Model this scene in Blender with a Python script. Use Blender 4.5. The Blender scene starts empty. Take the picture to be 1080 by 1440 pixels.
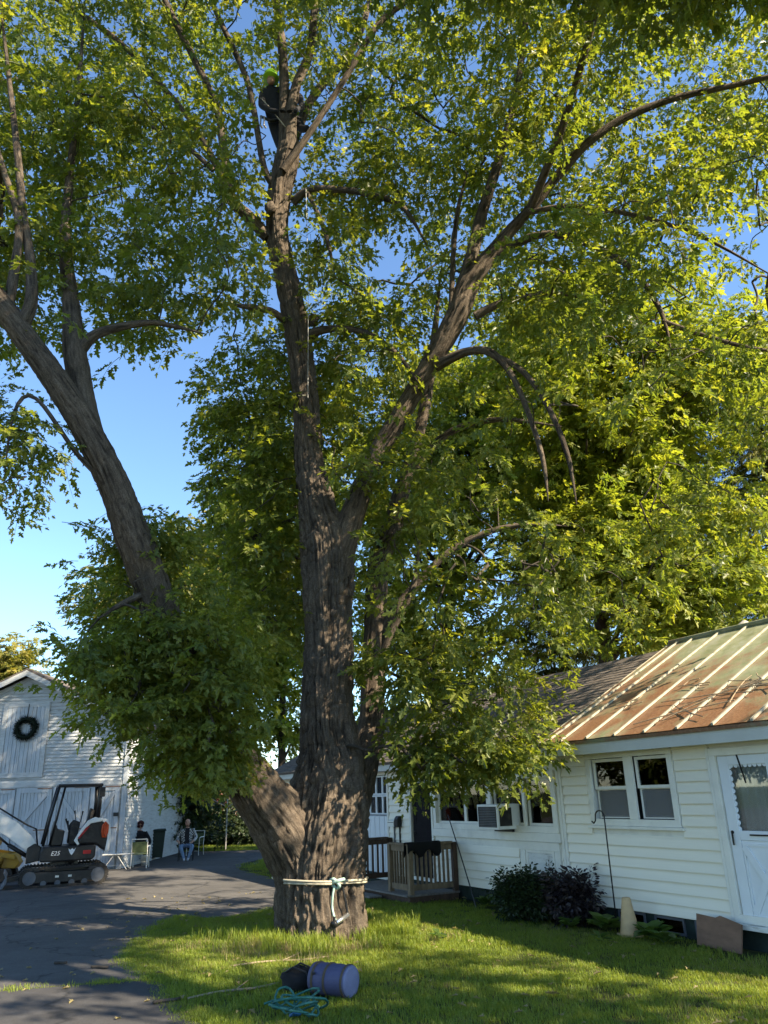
import bpy, math, random
import numpy as np
from mathutils import Vector, Matrix, Euler, Quaternion
random.seed(7); RNG = np.random.default_rng(11)
SC = bpy.context.scene; COL = SC.collection
R = math.radians

# ------------------------------------------------------------------ camera, sky, sun, exposure
FPX, TH, ROLL, CH = 1090.0, R(20), math.asin(.031), 2.05          # focal (px of a 1080x1440 frame), pitch, roll, eye height
R0, F0, U0 = Vector((1,0,0)), Vector((0,math.cos(TH),math.sin(TH))), Vector((0,-math.sin(TH),math.cos(TH)))
CR = R0*math.cos(ROLL) - U0*math.sin(ROLL); CU = R0*math.sin(ROLL) + U0*math.cos(ROLL)
cd = bpy.data.cameras.new('camera'); cam = bpy.data.objects.new('camera', cd); COL.objects.link(cam)
cd.sensor_fit = 'VERTICAL'; cd.sensor_height = 36; cd.lens = 36*FPX/1440; cd.clip_start = .1; cd.clip_end = 3000
M = Matrix((CR, CU, -F0)).transposed().to_4x4(); M.translation = (0,0,CH); cam.matrix_world = M
SC.camera = cam
SUN_AZ, SUN_EL = R(-30), R(38)
sun_dir = Vector((math.cos(SUN_EL)*math.cos(SUN_AZ), math.cos(SUN_EL)*math.sin(SUN_AZ), math.sin(SUN_EL)))
W = bpy.data.worlds.new('World'); SC.world = W; W.use_nodes = True
wn = W.node_tree.nodes; wl = W.node_tree.links
sky = wn.new('ShaderNodeTexSky'); sky.sky_type = 'NISHITA'; sky.sun_disc = False
sky.sun_elevation = SUN_EL; sky.sun_rotation = math.atan2(sun_dir.x, sun_dir.y); sky.altitude = 100; sky.air_density = 1.0; sky.dust_density = 0.0; sky.ozone_density = 3.0
bg = wn['Background']; bg.inputs[1].default_value = .092
tint = wn.new('ShaderNodeMix'); tint.data_type = 'RGBA'; tint.blend_type = 'MULTIPLY'; tint.inputs[0].default_value = 1; tint.inputs[7].default_value = (.86,.95,1,1); wl.new(sky.outputs[0], tint.inputs[6]); wl.new(tint.outputs[2], bg.inputs[0])
sl = bpy.data.lights.new('sun', 'SUN'); sl.energy = 5.0; sl.angle = R(.53); sl.color = (1, .86, .64)
so = bpy.data.objects.new('sun', sl); COL.objects.link(so); so.rotation_euler = sun_dir.to_track_quat('Z','Y').to_euler(); so.location = sun_dir*60
SC.view_settings.view_transform = 'Standard'; SC.view_settings.look = 'None'; SC.view_settings.exposure = 1.85; SC.view_settings.gamma = 1
SC.render.engine = 'CYCLES'
SC.cycles.max_bounces = 7; SC.cycles.diffuse_bounces = 3; SC.cycles.transmission_bounces = 4; SC.cycles.transparent_max_bounces = 6; SC.cycles.glossy_bounces = 2

def ray(px, py):
    return (CR*((px-540)/FPX) - CU*((py-720)/FPX) + F0)
def at(px, py, Y):                     # where a sight line meets the plane at distance Y
    d = ray(px, py); t = Y/d.y; return Vector((d.x*t, Y, CH+d.z*t))
def gnd(px, py, z=0):
    d = ray(px, py); t = (z-CH)/d.z; return Vector((d.x*t, d.y*t, z))
def proj(P):                           # (n,3) -> measured picture position and depth
    P = np.asarray(P, float) - np.array((0,0,CH))
    a = P@np.array(CR); b = P@np.array(CU); c = np.maximum(P@np.array(F0), .01)
    return 540+FPX*a/c, 720-FPX*b/c, P@np.array(F0)
def rpx(w, p):                         # radius in metres of something w pixels wide at p
    return w/2*(Vector(p)-Vector((0,0,CH))).dot(F0)/FPX

# ------------------------------------------------------------------ materials
MATS = {}
def nodes(name, rough=.7, spec=.3):
    m = bpy.data.materials.new(name); m.use_nodes = True; n = m.node_tree.nodes; l = m.node_tree.links
    b = n['Principled BSDF']; b.inputs['Roughness'].default_value = rough; b.inputs['Specular IOR Level'].default_value = spec
    MATS[name] = m; return m, n, l, b
def ramp(n, stops):
    r = n.new('ShaderNodeValToRGB'); e = r.color_ramp.elements
    while len(e) < len(stops): e.new(.5)
    for i, (p, c) in enumerate(stops): e[i].position = p; e[i].color = (*c, 1)
    return r
def noise(n, l, vec, scale, detail=4, rough=.6, dist=0):
    t = n.new('ShaderNodeTexNoise'); t.inputs['Scale'].default_value = scale; t.inputs['Detail'].default_value = detail
    t.inputs['Roughness'].default_value = rough; t.inputs['Distortion'].default_value = dist
    if vec is not None: l.new(vec, t.inputs['Vector'])
    return t
def mix(n, l, fac, a, b, mode='MIX'):
    x = n.new('ShaderNodeMix'); x.data_type = 'RGBA'; x.blend_type = mode
    for s, v in ((x.inputs[0], fac), (x.inputs[6], a), (x.inputs[7], b)):
        if hasattr(v, 'node'): l.new(v, s)
        elif isinstance(v, tuple): s.default_value = (*v, 1)
        else: s.default_value = v
    return x.outputs[2]
def coords(n, l, scale=(1,1,1), kind='Object'):
    t = n.new('ShaderNodeTexCoord'); mp = n.new('ShaderNodeMapping'); mp.inputs['Scale'].default_value = scale
    l.new(t.outputs[kind], mp.inputs[0]); return mp.outputs[0]
def bump(n, l, b, h, strength=.4, dist=.01):
    x = n.new('ShaderNodeBump'); x.inputs['Strength'].default_value = strength; x.inputs['Distance'].default_value = dist
    l.new(h, x.inputs['Height']); l.new(x.outputs[0], b.inputs['Normal'])
def plain(name, col, rough=.6, var=.18, scale=6, metal=0, bmp=.15, stretch=(1,1,1), dirt=None, dirt_amt=.5, spec=.3):
    m, n, l, b = nodes(name, rough, spec); b.inputs['Metallic'].default_value = metal
    v = coords(n, l, stretch)
    t = noise(n, l, v, scale, 5)
    lo = tuple(c*(1-var) for c in col); hi = tuple(min(1, c*(1+var)) for c in col)
    r = ramp(n, [(.3, lo), (.7, hi)]); l.new(t.outputs[0], r.inputs[0]); out = r.outputs[0]
    if dirt:
        t2 = noise(n, l, v, scale*.7, 7, .7); r2 = ramp(n, [(.5, (0,0,0)), (.68, (dirt_amt,)*3)]); l.new(t2.outputs[0], r2.inputs[0])
        out = mix(n, l, r2.outputs[0], out, dirt)
    l.new(out, b.inputs['Base Color'])
    t3 = noise(n, l, v, scale*8, 3); bump(n, l, b, t3.outputs[0], bmp, .01)
    return m
plain('white_siding', (.83,.78,.65), .45, .05, 2, dirt=(.55,.53,.46), dirt_amt=.35, stretch=(.4,1,3))
plain('white_trim', (.77,.75,.67), .5, .06, 3, dirt=(.5,.48,.42), dirt_amt=.4)
plain('grey_fascia', (.52,.53,.49), .5, .08, 2, dirt=(.36,.35,.31), dirt_amt=.3)
plain('white_door', (.72,.75,.77), .35, .04, 3)
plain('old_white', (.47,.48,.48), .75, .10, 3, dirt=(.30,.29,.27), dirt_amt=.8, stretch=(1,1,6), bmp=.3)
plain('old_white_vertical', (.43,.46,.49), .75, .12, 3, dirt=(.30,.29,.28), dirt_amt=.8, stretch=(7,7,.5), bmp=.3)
plain('peeling', (.68,.68,.64), .8, .08, 5, dirt=(.33,.31,.28), dirt_amt=.95, stretch=(1,1,4), bmp=.4)
plain('dark_door', (.014,.012,.014), .8, .3, 4, spec=.1)
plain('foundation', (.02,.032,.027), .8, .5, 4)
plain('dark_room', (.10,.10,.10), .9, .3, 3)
plain('curtain', (.78,.78,.74), .9, .1, 3)
plain('cardboard', (.42,.28,.15), .8, .15, 3)
plain('porch_wood', (.20,.145,.09), .75, .3, 4, stretch=(3,3,1), bmp=.3, dirt=(.10,.075,.05), dirt_amt=.7)
plain('dark_wood', (.075,.045,.03), .7, .3, 4, stretch=(3,3,1), bmp=.3)
plain('grey_deck', (.17,.155,.14), .8, .25, 5, stretch=(1,4,1), bmp=.3)
plain('black_cloth', (.008,.008,.009), .9, .3, 8)
plain('black_metal', (.012,.012,.013), .4, .3, 8)
plain('black_plastic', (.018,.018,.02), .35, .3, 5, dirt=(.06,.055,.05), dirt_amt=.6)
plain('rubber', (.028,.026,.025), .8, .3, 8, dirt=(.10,.085,.065), dirt_amt=.7)
plain('steel_grey', (.10,.11,.13), .5, .2, 5, dirt=(.16,.13,.10), dirt_amt=.5)
plain('bright_steel', (.62,.63,.64), .25, .06, 6, metal=.9)
plain('machine_white', (.74,.74,.72), .35, .05, 3, dirt=(.4,.36,.3), dirt_amt=.4)
plain('machine_orange', (.42,.06,.016), .35, .15, 4)
plain('machine_red', (.35,.02,.02), .4, .15, 4)
plain('machine_yellow', (.40,.22,.02), .5, .15, 4, dirt=(.16,.11,.06), dirt_amt=.7)
plain('decal_white', (.78,.78,.78), .5, .02, 4)
plain('chair_white', (.72,.70,.64), .45, .06, 4)
plain('chair_web', (.10,.13,.06), .8, .3, 10)
plain('chair_dark', (.03,.03,.032), .8, .3, 8)
plain('bin_green', (.02,.035,.028), .5, .2, 4)
plain('tarp_blue', (.03,.06,.25), .5, .2, 5)
plain('wreath', (.006,.012,.006), .9, .4, 20)
plain('skin', (.48,.27,.19), .55, .08, 8)
plain('denim', (.17,.25,.38), .85, .18, 8)
plain('shirt_dark', (.018,.018,.022), .85, .25, 8)
plain('shoe', (.05,.05,.06), .7, .2, 8)
plain('shoe_grey', (.40,.42,.46), .7, .2, 8)
plain('hair_red', (.045,.008,.008), .6, .3, 30)
plain('hair_grey', (.18,.12,.09), .7, .3, 30)
plain('helmet_lime', (.32,.62,.03), .35, .05, 5)
plain('bag_violet', (.070,.070,.135), .6, .12, 5, bmp=.4)
plain('bag_violet_sunlit', (.155,.16,.255), .6, .1, 5, bmp=.3)  # same violet made paler: sunlight on the bag's end put into the colour
plain('bag_strap', (.085,.062,.04), .8, .2, 10)
plain('rope_teal', (.025,.12,.095), .7, .35, 14, bmp=.5, dirt=(.14,.26,.21), dirt_amt=.6)
plain('rope_cream', (.36,.32,.24), .8, .25, 20, bmp=.6)
plain('rope_mint', (.30,.42,.36), .8, .25, 20, bmp=.6)
plain('clip_blue', (.03,.13,.30), .4, .2, 6)
plain('cone_tan', (.52,.36,.19), .75, .12, 5, dirt=(.32,.22,.12), dirt_amt=.5)
plain('board_brown', (.20,.115,.075), .8, .18, 3, dirt=(.10,.06,.04), dirt_amt=.5, stretch=(1,1,3))
plain('vent_grey', (.40,.38,.35), .5, .2, 5)
plain('twig_bark', (.055,.045,.035), .9, .3, 10)
plain('dry_leaf', (.42,.40,.28), .8, .25, 5)
plain('dry_stick', (.26,.20,.13), .85, .25, 10)
plain('stone', (.28,.26,.23), .85, .25, 6, bmp=.5)

def metal_roof():
    m, n, l, b = nodes('metal_roof', .55, .4); v = coords(n, l, (1,1,1), 'Generated'); o = n.new('ShaderNodeNewGeometry')
    pos = o.outputs['Position']
    t = noise(n, l, pos, .55, 6, .65, .4); t2 = noise(n, l, pos, 3.5, 6, .7); t3 = noise(n, l, pos, 28, 4, .7)
    a = n.new('ShaderNodeMath'); a.operation = 'MULTIPLY_ADD'; l.new(t2.outputs[0], a.inputs[0]); a.inputs[1].default_value = .45; l.new(t.outputs[0], a.inputs[2])
    sx = n.new('ShaderNodeSeparateXYZ'); l.new(pos, sx.inputs[0])
    g = n.new('ShaderNodeMapRange'); g.inputs[1].default_value = 3.0; g.inputs[2].default_value = 5.0; g.inputs[3].default_value = .055; g.inputs[4].default_value = -.16
    l.new(sx.outputs[2], g.inputs[0]); s = n.new('ShaderNodeMath'); s.operation = 'ADD'; l.new(a.outputs[0], s.inputs[0]); l.new(g.outputs[0], s.inputs[1])
    r = ramp(n, [(.60,(0,0,0)), (.78,(1,1,1))]); l.new(s.outputs[0], r.inputs[0])
    paint = ramp(n, [(.35,(.17,.185,.10)), (.52,(.24,.25,.155)), (.66,(.30,.31,.25))]); l.new(t2.outputs[0], paint.inputs[0])
    rust = ramp(n, [(.3,(.13,.065,.034)), (.55,(.21,.105,.052)), (.75,(.30,.19,.11))]); l.new(t3.outputs[0], rust.inputs[0])
    c = mix(n, l, r.outputs[0], paint.outputs[0], rust.outputs[0])
    sp = ramp(n, [(.62,(0,0,0)), (.70,(.5,.5,.5))]); l.new(t3.outputs[0], sp.inputs[0])
    c = mix(n, l, sp.outputs[0], c, (.085,.062,.04)); l.new(c, b.inputs['Base Color']); bump(n, l, b, t3.outputs[0], .25, .008)
metal_roof()
plain('roof_batten', (.36,.34,.26), .6, .15, 9, dirt=(.26,.17,.10), dirt_amt=.8)
plain('shingle', (.115,.095,.08), .9, .3, 9, bmp=.5, dirt=(.17,.15,.13), dirt_amt=.7)

def asphalt(name, base, scale):
    m, n, l, b = nodes(name, .85, .25); g = n.new('ShaderNodeNewGeometry'); p = g.outputs['Position']
    t = noise(n, l, p, .5, 6, .6); t2 = noise(n, l, p, 60, 3, .7); t3 = noise(n, l, p, 4, 6, .65)
    r = ramp(n, [(.3, tuple(c*.72 for c in base)), (.7, tuple(c*1.3 for c in base))]); l.new(t.outputs[0], r.inputs[0])
    r2 = ramp(n, [(.3,(.55,.55,.55)), (.72,(1.5,1.45,1.4))]); l.new(t2.outputs[0], r2.inputs[0])
    c = mix(n, l, .8, r.outputs[0], r2.outputs[0], 'MULTIPLY')
    r3 = ramp(n, [(.5,(0,0,0)), (.75,(.55,.55,.55))]); l.new(t3.outputs[0], r3.inputs[0])
    c = mix(n, l, r3.outputs[0], c, tuple(x*1.5 for x in base))
    vo = n.new('ShaderNodeTexVoronoi'); vo.feature = 'DISTANCE_TO_EDGE'; vo.inputs['Scale'].default_value = scale
    w = noise(n, l, p, 1.4, 4); ad = n.new('ShaderNodeVectorMath'); ad.operation = 'MULTIPLY_ADD'; l.new(w.outputs[1], ad.inputs[0]); ad.inputs[1].default_value = (1.2,1.2,0); l.new(p, ad.inputs[2])
    l.new(ad.outputs[0], vo.inputs['Vector']); rc = ramp(n, [(.0,(.75,.75,.75)), (.013,(0,0,0))]); l.new(vo.outputs[0], rc.inputs[0])
    c = mix(n, l, rc.outputs[0], c, (.012,.012,.012)); l.new(c, b.inputs['Base Color']); bump(n, l, b, t2.outputs[0], .5, .006)
asphalt('asphalt', (.075,.072,.070), .35); asphalt('asphalt_apron', (.050,.049,.050), .22)

def soil():
    m, n, l, b = nodes('lawn_soil', .95, .1); g = n.new('ShaderNodeNewGeometry'); p = g.outputs['Position']
    t = noise(n, l, p, 1.1, 6, .7); t2 = noise(n, l, p, 22, 4, .7)
    r = ramp(n, [(.3,(.030,.042,.012)), (.55,(.05,.062,.018)), (.75,(.11,.09,.04))]); l.new(t.outputs[0], r.inputs[0])
    r2 = ramp(n, [(.3,(.5,.5,.5)), (.7,(1.4,1.4,1.4))]); l.new(t2.outputs[0], r2.inputs[0])
    l.new(mix(n, l, .9, r.outputs[0], r2.outputs[0], 'MULTIPLY'), b.inputs['Base Color']); bump(n, l, b, t2.outputs[0], .6, .02)
soil()
def leafmat(name, stops, trans=.45, tcol=(1.25,1.35,.55), rough=.45, use_pos=.0):
    m, n, l, b = nodes(name, rough, .35)
    at_ = n.new('ShaderNodeAttribute'); at_.attribute_name = 'lv'; oi = n.new('ShaderNodeObjectInfo')
    g = n.new('ShaderNodeNewGeometry'); t = noise(n, l, g.outputs['Position'], .33, 3, .5)
    a = n.new('ShaderNodeMath'); a.operation = 'MULTIPLY_ADD'; l.new(at_.outputs['Fac'], a.inputs[0]); a.inputs[1].default_value = .45
    c_ = n.new('ShaderNodeMath'); c_.operation = 'MULTIPLY'; l.new(oi.outputs['Random'], c_.inputs[0]); c_.inputs[1].default_value = .30; l.new(c_.outputs[0], a.inputs[2])
    d = n.new('ShaderNodeMath'); d.operation = 'MULTIPLY_ADD'; l.new(t.outputs[0], d.inputs[0]); d.inputs[1].default_value = .7; l.new(a.outputs[0], d.inputs[2])
    e = n.new('ShaderNodeMath'); e.operation = 'ADD'; l.new(d.outputs[0], e.inputs[0]); e.inputs[1].default_value = -.22
    r = ramp(n, stops); l.new(e.outputs[0], r.inputs[0]); l.new(r.outputs[0], b.inputs['Base Color'])
    tr = n.new('ShaderNodeBsdfTranslucent'); l.new(mix(n, l, 1.0, r.outputs[0], tcol, 'MULTIPLY'), tr.inputs[0])
    ms = n.new('ShaderNodeMixShader'); ms.inputs[0].default_value = trans; l.new(b.outputs[0], ms.inputs[1]); l.new(tr.outputs[0], ms.inputs[2])
    l.new(ms.outputs[0], n['Material Output'].inputs[0]); return m
leafmat('maple_leaf', [(.12,(.066,.098,.027)), (.45,(.124,.160,.036)), (.78,(.198,.214,.046)), (1.0,(.34,.29,.06))], .55, (1.8,1.72,.5), .38)
leafmat('yellow_leaf', [(.1,(.11,.13,.03)), (.5,(.20,.20,.045)), (.85,(.33,.26,.06))], .45, (1.4,1.4,.6))
leafmat('back_leaf', [(.12,(.118,.165,.030)), (.5,(.192,.232,.040)), (.9,(.30,.30,.055))], .52, (1.58,1.54,.5))
leafmat('needle', [(.1,(.07,.095,.028)), (.5,(.16,.175,.045)), (.9,(.27,.25,.065))], .3, (1.3,1.3,.6), .6)
leafmat('shrub_leaf', [(.1,(.012,.024,.010)), (.5,(.024,.042,.015)), (.9,(.05,.07,.02))], .25, (1.3,1.4,.5), .35)
leafmat('purple_leaf', [(.1,(.016,.012,.014)), (.5,(.030,.022,.026)), (.9,(.05,.04,.035))], .2, (1.2,1,1), .4)
leafmat('hosta_leaf', [(.1,(.05,.09,.02)), (.5,(.08,.13,.03)), (.9,(.12,.16,.04))], .3, (1.3,1.4,.5), .4)
leafmat('hedge_leaf', [(.1,(.016,.030,.012)), (.5,(.035,.055,.020)), (.9,(.07,.09,.03))], .3, (1.3,1.4,.5))
leafmat('pink_flower', [(.1,(.45,.13,.10)), (.5,(.60,.22,.17)), (.9,(.65,.35,.26))], .3, (1.1,1,.9))
leafmat('grass_blade', [(.12,(.104,.152,.022)), (.45,(.182,.240,.034)), (.75,(.25,.285,.046)), (1.0,(.38,.34,.11))], .45, (1.65,1.58,.5), .5)
leafmat('grass_dry', [(.12,(.13,.12,.045)), (.5,(.24,.20,.09)), (.95,(.34,.28,.14))], .35, (1.3,1.2,.8), .6)

def barkmat():
    m, n, l, b = nodes('bark', .92, .15); a = n.new('ShaderNodeAttribute'); a.attribute_name = 'bk'
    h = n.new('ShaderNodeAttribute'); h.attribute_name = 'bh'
    mp = n.new('ShaderNodeMapping'); mp.inputs['Scale'].default_value = (1,1,.16); l.new(a.outputs['Vector'], mp.inputs[0])
    t = noise(n, l, mp.outputs[0], 30, 8, .7, .3); t2 = noise(n, l, a.outputs['Vector'], 1.6, 5, .6)
    t4 = noise(n, l, a.outputs['Vector'], 55, 6, .75); t5 = mix(n, l, .45, t.outputs[0], t4.outputs[0]); r = ramp(n, [(.32,(.032,.027,.023)), (.48,(.088,.073,.061)), (.66,(.195,.165,.136))]); l.new(t5, r.inputs[0])
    r2 = ramp(n, [(.3,(.72,.72,.70)), (.7,(1.25,1.18,1.08))]); l.new(t2.outputs[0], r2.inputs[0])
    c = mix(n, l, 1.0, r.outputs[0], r2.outputs[0], 'MULTIPLY')
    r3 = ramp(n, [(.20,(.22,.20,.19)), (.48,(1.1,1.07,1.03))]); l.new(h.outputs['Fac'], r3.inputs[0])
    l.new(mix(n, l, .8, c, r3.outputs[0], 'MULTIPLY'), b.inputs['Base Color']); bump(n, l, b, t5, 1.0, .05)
barkmat()
def glass():
    m, n, l, b = nodes('glass', .03); g = n.new('ShaderNodeBsdfGlossy'); g.inputs['Roughness'].default_value = .02
    tr = n.new('ShaderNodeBsdfTransparent'); tr.inputs[0].default_value = (.75,.78,.78,1); fr = n.new('ShaderNodeFresnel'); fr.inputs[0].default_value = 1.5
    ms = n.new('ShaderNodeMixShader'); l.new(fr.outputs[0], ms.inputs[0]); l.new(tr.outputs[0], ms.inputs[1]); l.new(g.outputs[0], ms.inputs[2])
    l.new(ms.outputs[0], n['Material Output'].inputs[0])
glass()
def screen():
    m, n, l, b = nodes('screen', .7); b.inputs['Base Color'].default_value = (.22,.22,.22,1); tr = n.new('ShaderNodeBsdfTransparent'); ms = n.new('ShaderNodeMixShader'); ms.inputs[0].default_value = .55
    l.new(tr.outputs[0], ms.inputs[1]); l.new(b.outputs[0], ms.inputs[2]); l.new(ms.outputs[0], n['Material Output'].inputs[0])
screen()
def plaid():
    m, n, l, b = nodes('plaid', .85); v = coords(n, l, (1,1,1)); c = n.new('ShaderNodeTexChecker'); c.inputs['Scale'].default_value = 24
    c.inputs[1].default_value = (.55,.55,.53,1); c.inputs[2].default_value = (.02,.02,.025,1); l.new(v, c.inputs[0]); l.new(c.outputs[0], b.inputs['Base Color'])
plaid()

# ------------------------------------------------------------------ object helpers
class MB:
    def __init__(s): s.v = []; s.f = []; s.mi = []
    def add(s, v, f, mi=0):
        o = len(s.v); s.v += [tuple(p) for p in v]; s.f += [tuple(i+o for i in q) for q in f]; s.mi += [mi]*len(f); return s
    def box(s, a, b, mat=None, mi=0):
        x0,y0,z0 = a; x1,y1,z1 = b
        v = [Vector(p) for p in ((x0,y0,z0),(x1,y0,z0),(x1,y1,z0),(x0,y1,z0),(x0,y0,z1),(x1,y0,z1),(x1,y1,z1),(x0,y1,z1))]
        if mat: v = [mat@p for p in v]
        return s.add(v, [(0,3,2,1),(4,5,6,7),(0,1,5,4),(1,2,6,5),(2,3,7,6),(3,0,4,7)], mi)
    def bar(s, p, q, w, h, up=(0,0,1), mi=0):
        p, q = Vector(p), Vector(q); d = (q-p).normalized(); u = Vector(up); sx = d.cross(u)
        if sx.length < 1e-3: sx = d.cross(Vector((1,0,0)))
        sx.normalize(); uz = sx.cross(d); c = []
        for e in (p, q):
            for i, j in ((-1,-1),(1,-1),(1,1),(-1,1)): c.append(e+sx*(w/2*i)+uz*(h/2*j))
        return s.add(c, [(3,2,1,0),(4,5,6,7),(0,1,5,4),(1,2,6,5),(2,3,7,6),(3,0,4,7)], mi)
    def prism(s, poly, a, b, axis='y', mi=0):          # poly in the two other axes
        def mk(p, t): return {'y':(p[0],t,p[1]), 'x':(t,p[0],p[1]), 'z':(p[0],p[1],t)}[axis]
        n = len(poly); v = [mk(p,a) for p in poly]+[mk(p,b) for p in poly]
        f = [tuple(range(n))[::-1], tuple(range(n,2*n))]+[(i,(i+1)%n,n+(i+1)%n,n+i) for i in range(n)]
        return s.add(v, f, mi)
    def tube(s, pts, rad, n=8, closed=False, mi=0):
        pts = [Vector(p) for p in pts]; k = len(pts)
        if not hasattr(rad, '__len__'): rad = [rad]*k
        o = len(s.v); nrm = None
        for i in range(k):
            if closed: t = pts[(i+1)%k]-pts[i-1]
            else: t = pts[min(i+1,k-1)]-pts[max(i-1,0)]
            t.normalize()
            if nrm is None:
                nrm = t.cross(Vector((0,0,1)));
                if nrm.length < .05: nrm = t.cross(Vector((1,0,0)))
            nrm = (nrm - t*nrm.dot(t)).normalized(); bi = t.cross(nrm)
            for j in range(n):
                a = 2*math.pi*j/n; s.v.append(tuple(pts[i]+(nrm*math.cos(a)+bi*math.sin(a))*rad[i]))
        for i in range(k if closed else k-1):
            i2 = (i+1)%k
            for j in range(n):
                j2 = (j+1)%n; s.f.append((o+i*n+j, o+i*n+j2, o+i2*n+j2, o+i2*n+j)); s.mi.append(mi)
        if not closed:
            s.f.append(tuple(o+j for j in range(n))[::-1]); s.mi.append(mi); s.f.append(tuple(o+(k-1)*n+j for j in range(n))); s.mi.append(mi)
        return s
    def lathe(s, prof, n=20, M=None, mi=0):            # prof: (r,z)
        o = len(s.v)
        for r, z in prof:
            for j in range(n):
                a = 2*math.pi*j/n; p = Vector((r*math.cos(a), r*math.sin(a), z)); s.v.append(tuple(M@p if M else p))
        for i in range(len(prof)-1):
            for j in range(n):
                j2 = (j+1)%n; s.f.append((o+i*n+j, o+i*n+j2, o+(i+1)*n+j2, o+(i+1)*n+j)); s.mi.append(mi)
        s.f.append(tuple(o+j for j in range(n))[::-1]); s.mi.append(mi); e = o+(len(prof)-1)*n; s.f.append(tuple(e+j for j in range(n))); s.mi.append(mi)
        return s
    def build(s, name, mat, parent=None, smooth=False, bevel=0, world=False):
        me = bpy.data.meshes.new(name); me.from_pydata(s.v, [], s.f)
        ml = mat if isinstance(mat, (list,tuple)) else [mat]
        for m in ml: me.materials.append(MATS[m] if isinstance(m, str) else m)
        if len(ml) > 1: me.polygons.foreach_set('material_index', s.mi)
        if smooth: me.polygons.foreach_set('use_smooth', [True]*len(me.polygons))
        o = bpy.data.objects.new(name, me); COL.objects.link(o)
        if bevel:
            b = o.modifiers.new('bevel', 'BEVEL'); b.width = bevel; b.segments = 2; b.limit_method = 'ANGLE'
        return par(o, parent, world)
def basis(p): return Matrix.LocRotScale(p.location, p.rotation_euler, p.scale)
def par(o, p, world=False):
    if p:
        o.parent = p
        if world:
            m = basis(p)
            if p.parent: m = basis(p.parent)@p.matrix_parent_inverse@m
            o.matrix_parent_inverse = m.inverted()
    return o
def tag(o, label, cat, group=None):
    o['label'] = label; o['category'] = cat
    if group: o['group'] = group
    return o
def thing(name, label, cat, loc=(0,0,0), rz=0, group=None):
    o = bpy.data.objects.new(name, None); COL.objects.link(o); o.location = loc; o.rotation_euler = (0,0,rz); o.empty_display_size = .2
    return tag(o, label, cat, group)
def struct(o): o['kind'] = 'structure'; return o
def stuff(o): o['kind'] = 'stuff'; return o
def share(name, me, loc, scale=(1,1,1), parent=None, rot=(0,0,0)):
    o = bpy.data.objects.new(name, me); COL.objects.link(o); o.location = loc; o.scale = scale; o.rotation_euler = rot; o.parent = parent; return o

# value noise for shaping bark and soil
_L = np.random.default_rng(3).random((64,64,64))
def vnoise(p):
    p = np.asarray(p, float); i = np.floor(p).astype(int); f = p-i; f = f*f*(3-2*f); i &= 63; j = (i+1) & 63
    g = lambda a,b,c: _L[a,b,c]
    x0,y0,z0 = i[:,0],i[:,1],i[:,2]; x1,y1,z1 = j[:,0],j[:,1],j[:,2]; fx,fy,fz = f[:,0],f[:,1],f[:,2]
    a = g(x0,y0,z0)*(1-fx)+g(x1,y0,z0)*fx; b = g(x0,y1,z0)*(1-fx)+g(x1,y1,z0)*fx
    c = g(x0,y0,z1)*(1-fx)+g(x1,y0,z1)*fx; d = g(x0,y1,z1)*(1-fx)+g(x1,y1,z1)*fx
    return (a*(1-fy)+b*fy)*(1-fz)+(c*(1-fy)+d*fy)*fz

# points that carry copies of a small source mesh (leaf sprays, grass tufts)
def instancer(name, P, ROT, S, IDX, sources, parent=None):
    n = len(P); me = bpy.data.meshes.new(name); me.vertices.add(n); me.vertices.foreach_set('co', np.asarray(P, np.float32).ravel())
    a = me.attributes.new('rot', 'FLOAT_VECTOR', 'POINT'); a.data.foreach_set('vector', np.asarray(ROT, np.float32).ravel())
    a = me.attributes.new('sc', 'FLOAT', 'POINT'); a.data.foreach_set('value', np.asarray(S, np.float32))
    a = me.attributes.new('pick', 'INT', 'POINT'); a.data.foreach_set('value', np.asarray(IDX, np.int32))
    for s in sources: 
        if s.data.materials[0].name not in me.materials: me.materials.append(s.data.materials[0])
    o = bpy.data.objects.new(name, me); COL.objects.link(o)
    ng = bpy.data.node_groups.new(name+'_nodes', 'GeometryNodeTree')
    ng.interface.new_socket('Geometry', in_out='INPUT', socket_type='NodeSocketGeometry'); ng.interface.new_socket('Geometry', in_out='OUTPUT', socket_type='NodeSocketGeometry')
    N = ng.nodes; L = ng.links; gi = N.new('NodeGroupInput'); go = N.new('NodeGroupOutput')
    m2p = N.new('GeometryNodeMeshToPoints'); ip = N.new('GeometryNodeInstanceOnPoints'); ip.inputs['Pick Instance'].default_value = True
    L.new(gi.outputs[0], m2p.inputs[0]); L.new(m2p.outputs[0], ip.inputs['Points'])
    jn = N.new('GeometryNodeJoinGeometry')
    for s in sources[::-1]:
        oi = N.new('GeometryNodeObjectInfo'); oi.inputs['Object'].default_value = s; oi.inputs['As Instance'].default_value = True; L.new(oi.outputs['Geometry'], jn.inputs[0])
    L.new(jn.outputs[0], ip.inputs['Instance'])
    def na(nm, ty):
        x = N.new('GeometryNodeInputNamedAttribute'); x.data_type = ty; x.inputs[0].default_value = nm; return x.outputs[0]
    e = N.new('FunctionNodeEulerToRotation'); L.new(na('rot','FLOAT_VECTOR'), e.inputs[0]); L.new(e.outputs[0], ip.inputs['Rotation'])
    L.new(na('sc','FLOAT'), ip.inputs['Scale']); L.new(na('pick','INT'), ip.inputs['Instance Index'])
    L.new(ip.outputs[0], go.inputs[0])
    md = o.modifiers.new('copies', 'NODES'); md.node_group = ng
    stuff(o)
    return par(o, parent, True)
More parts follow.
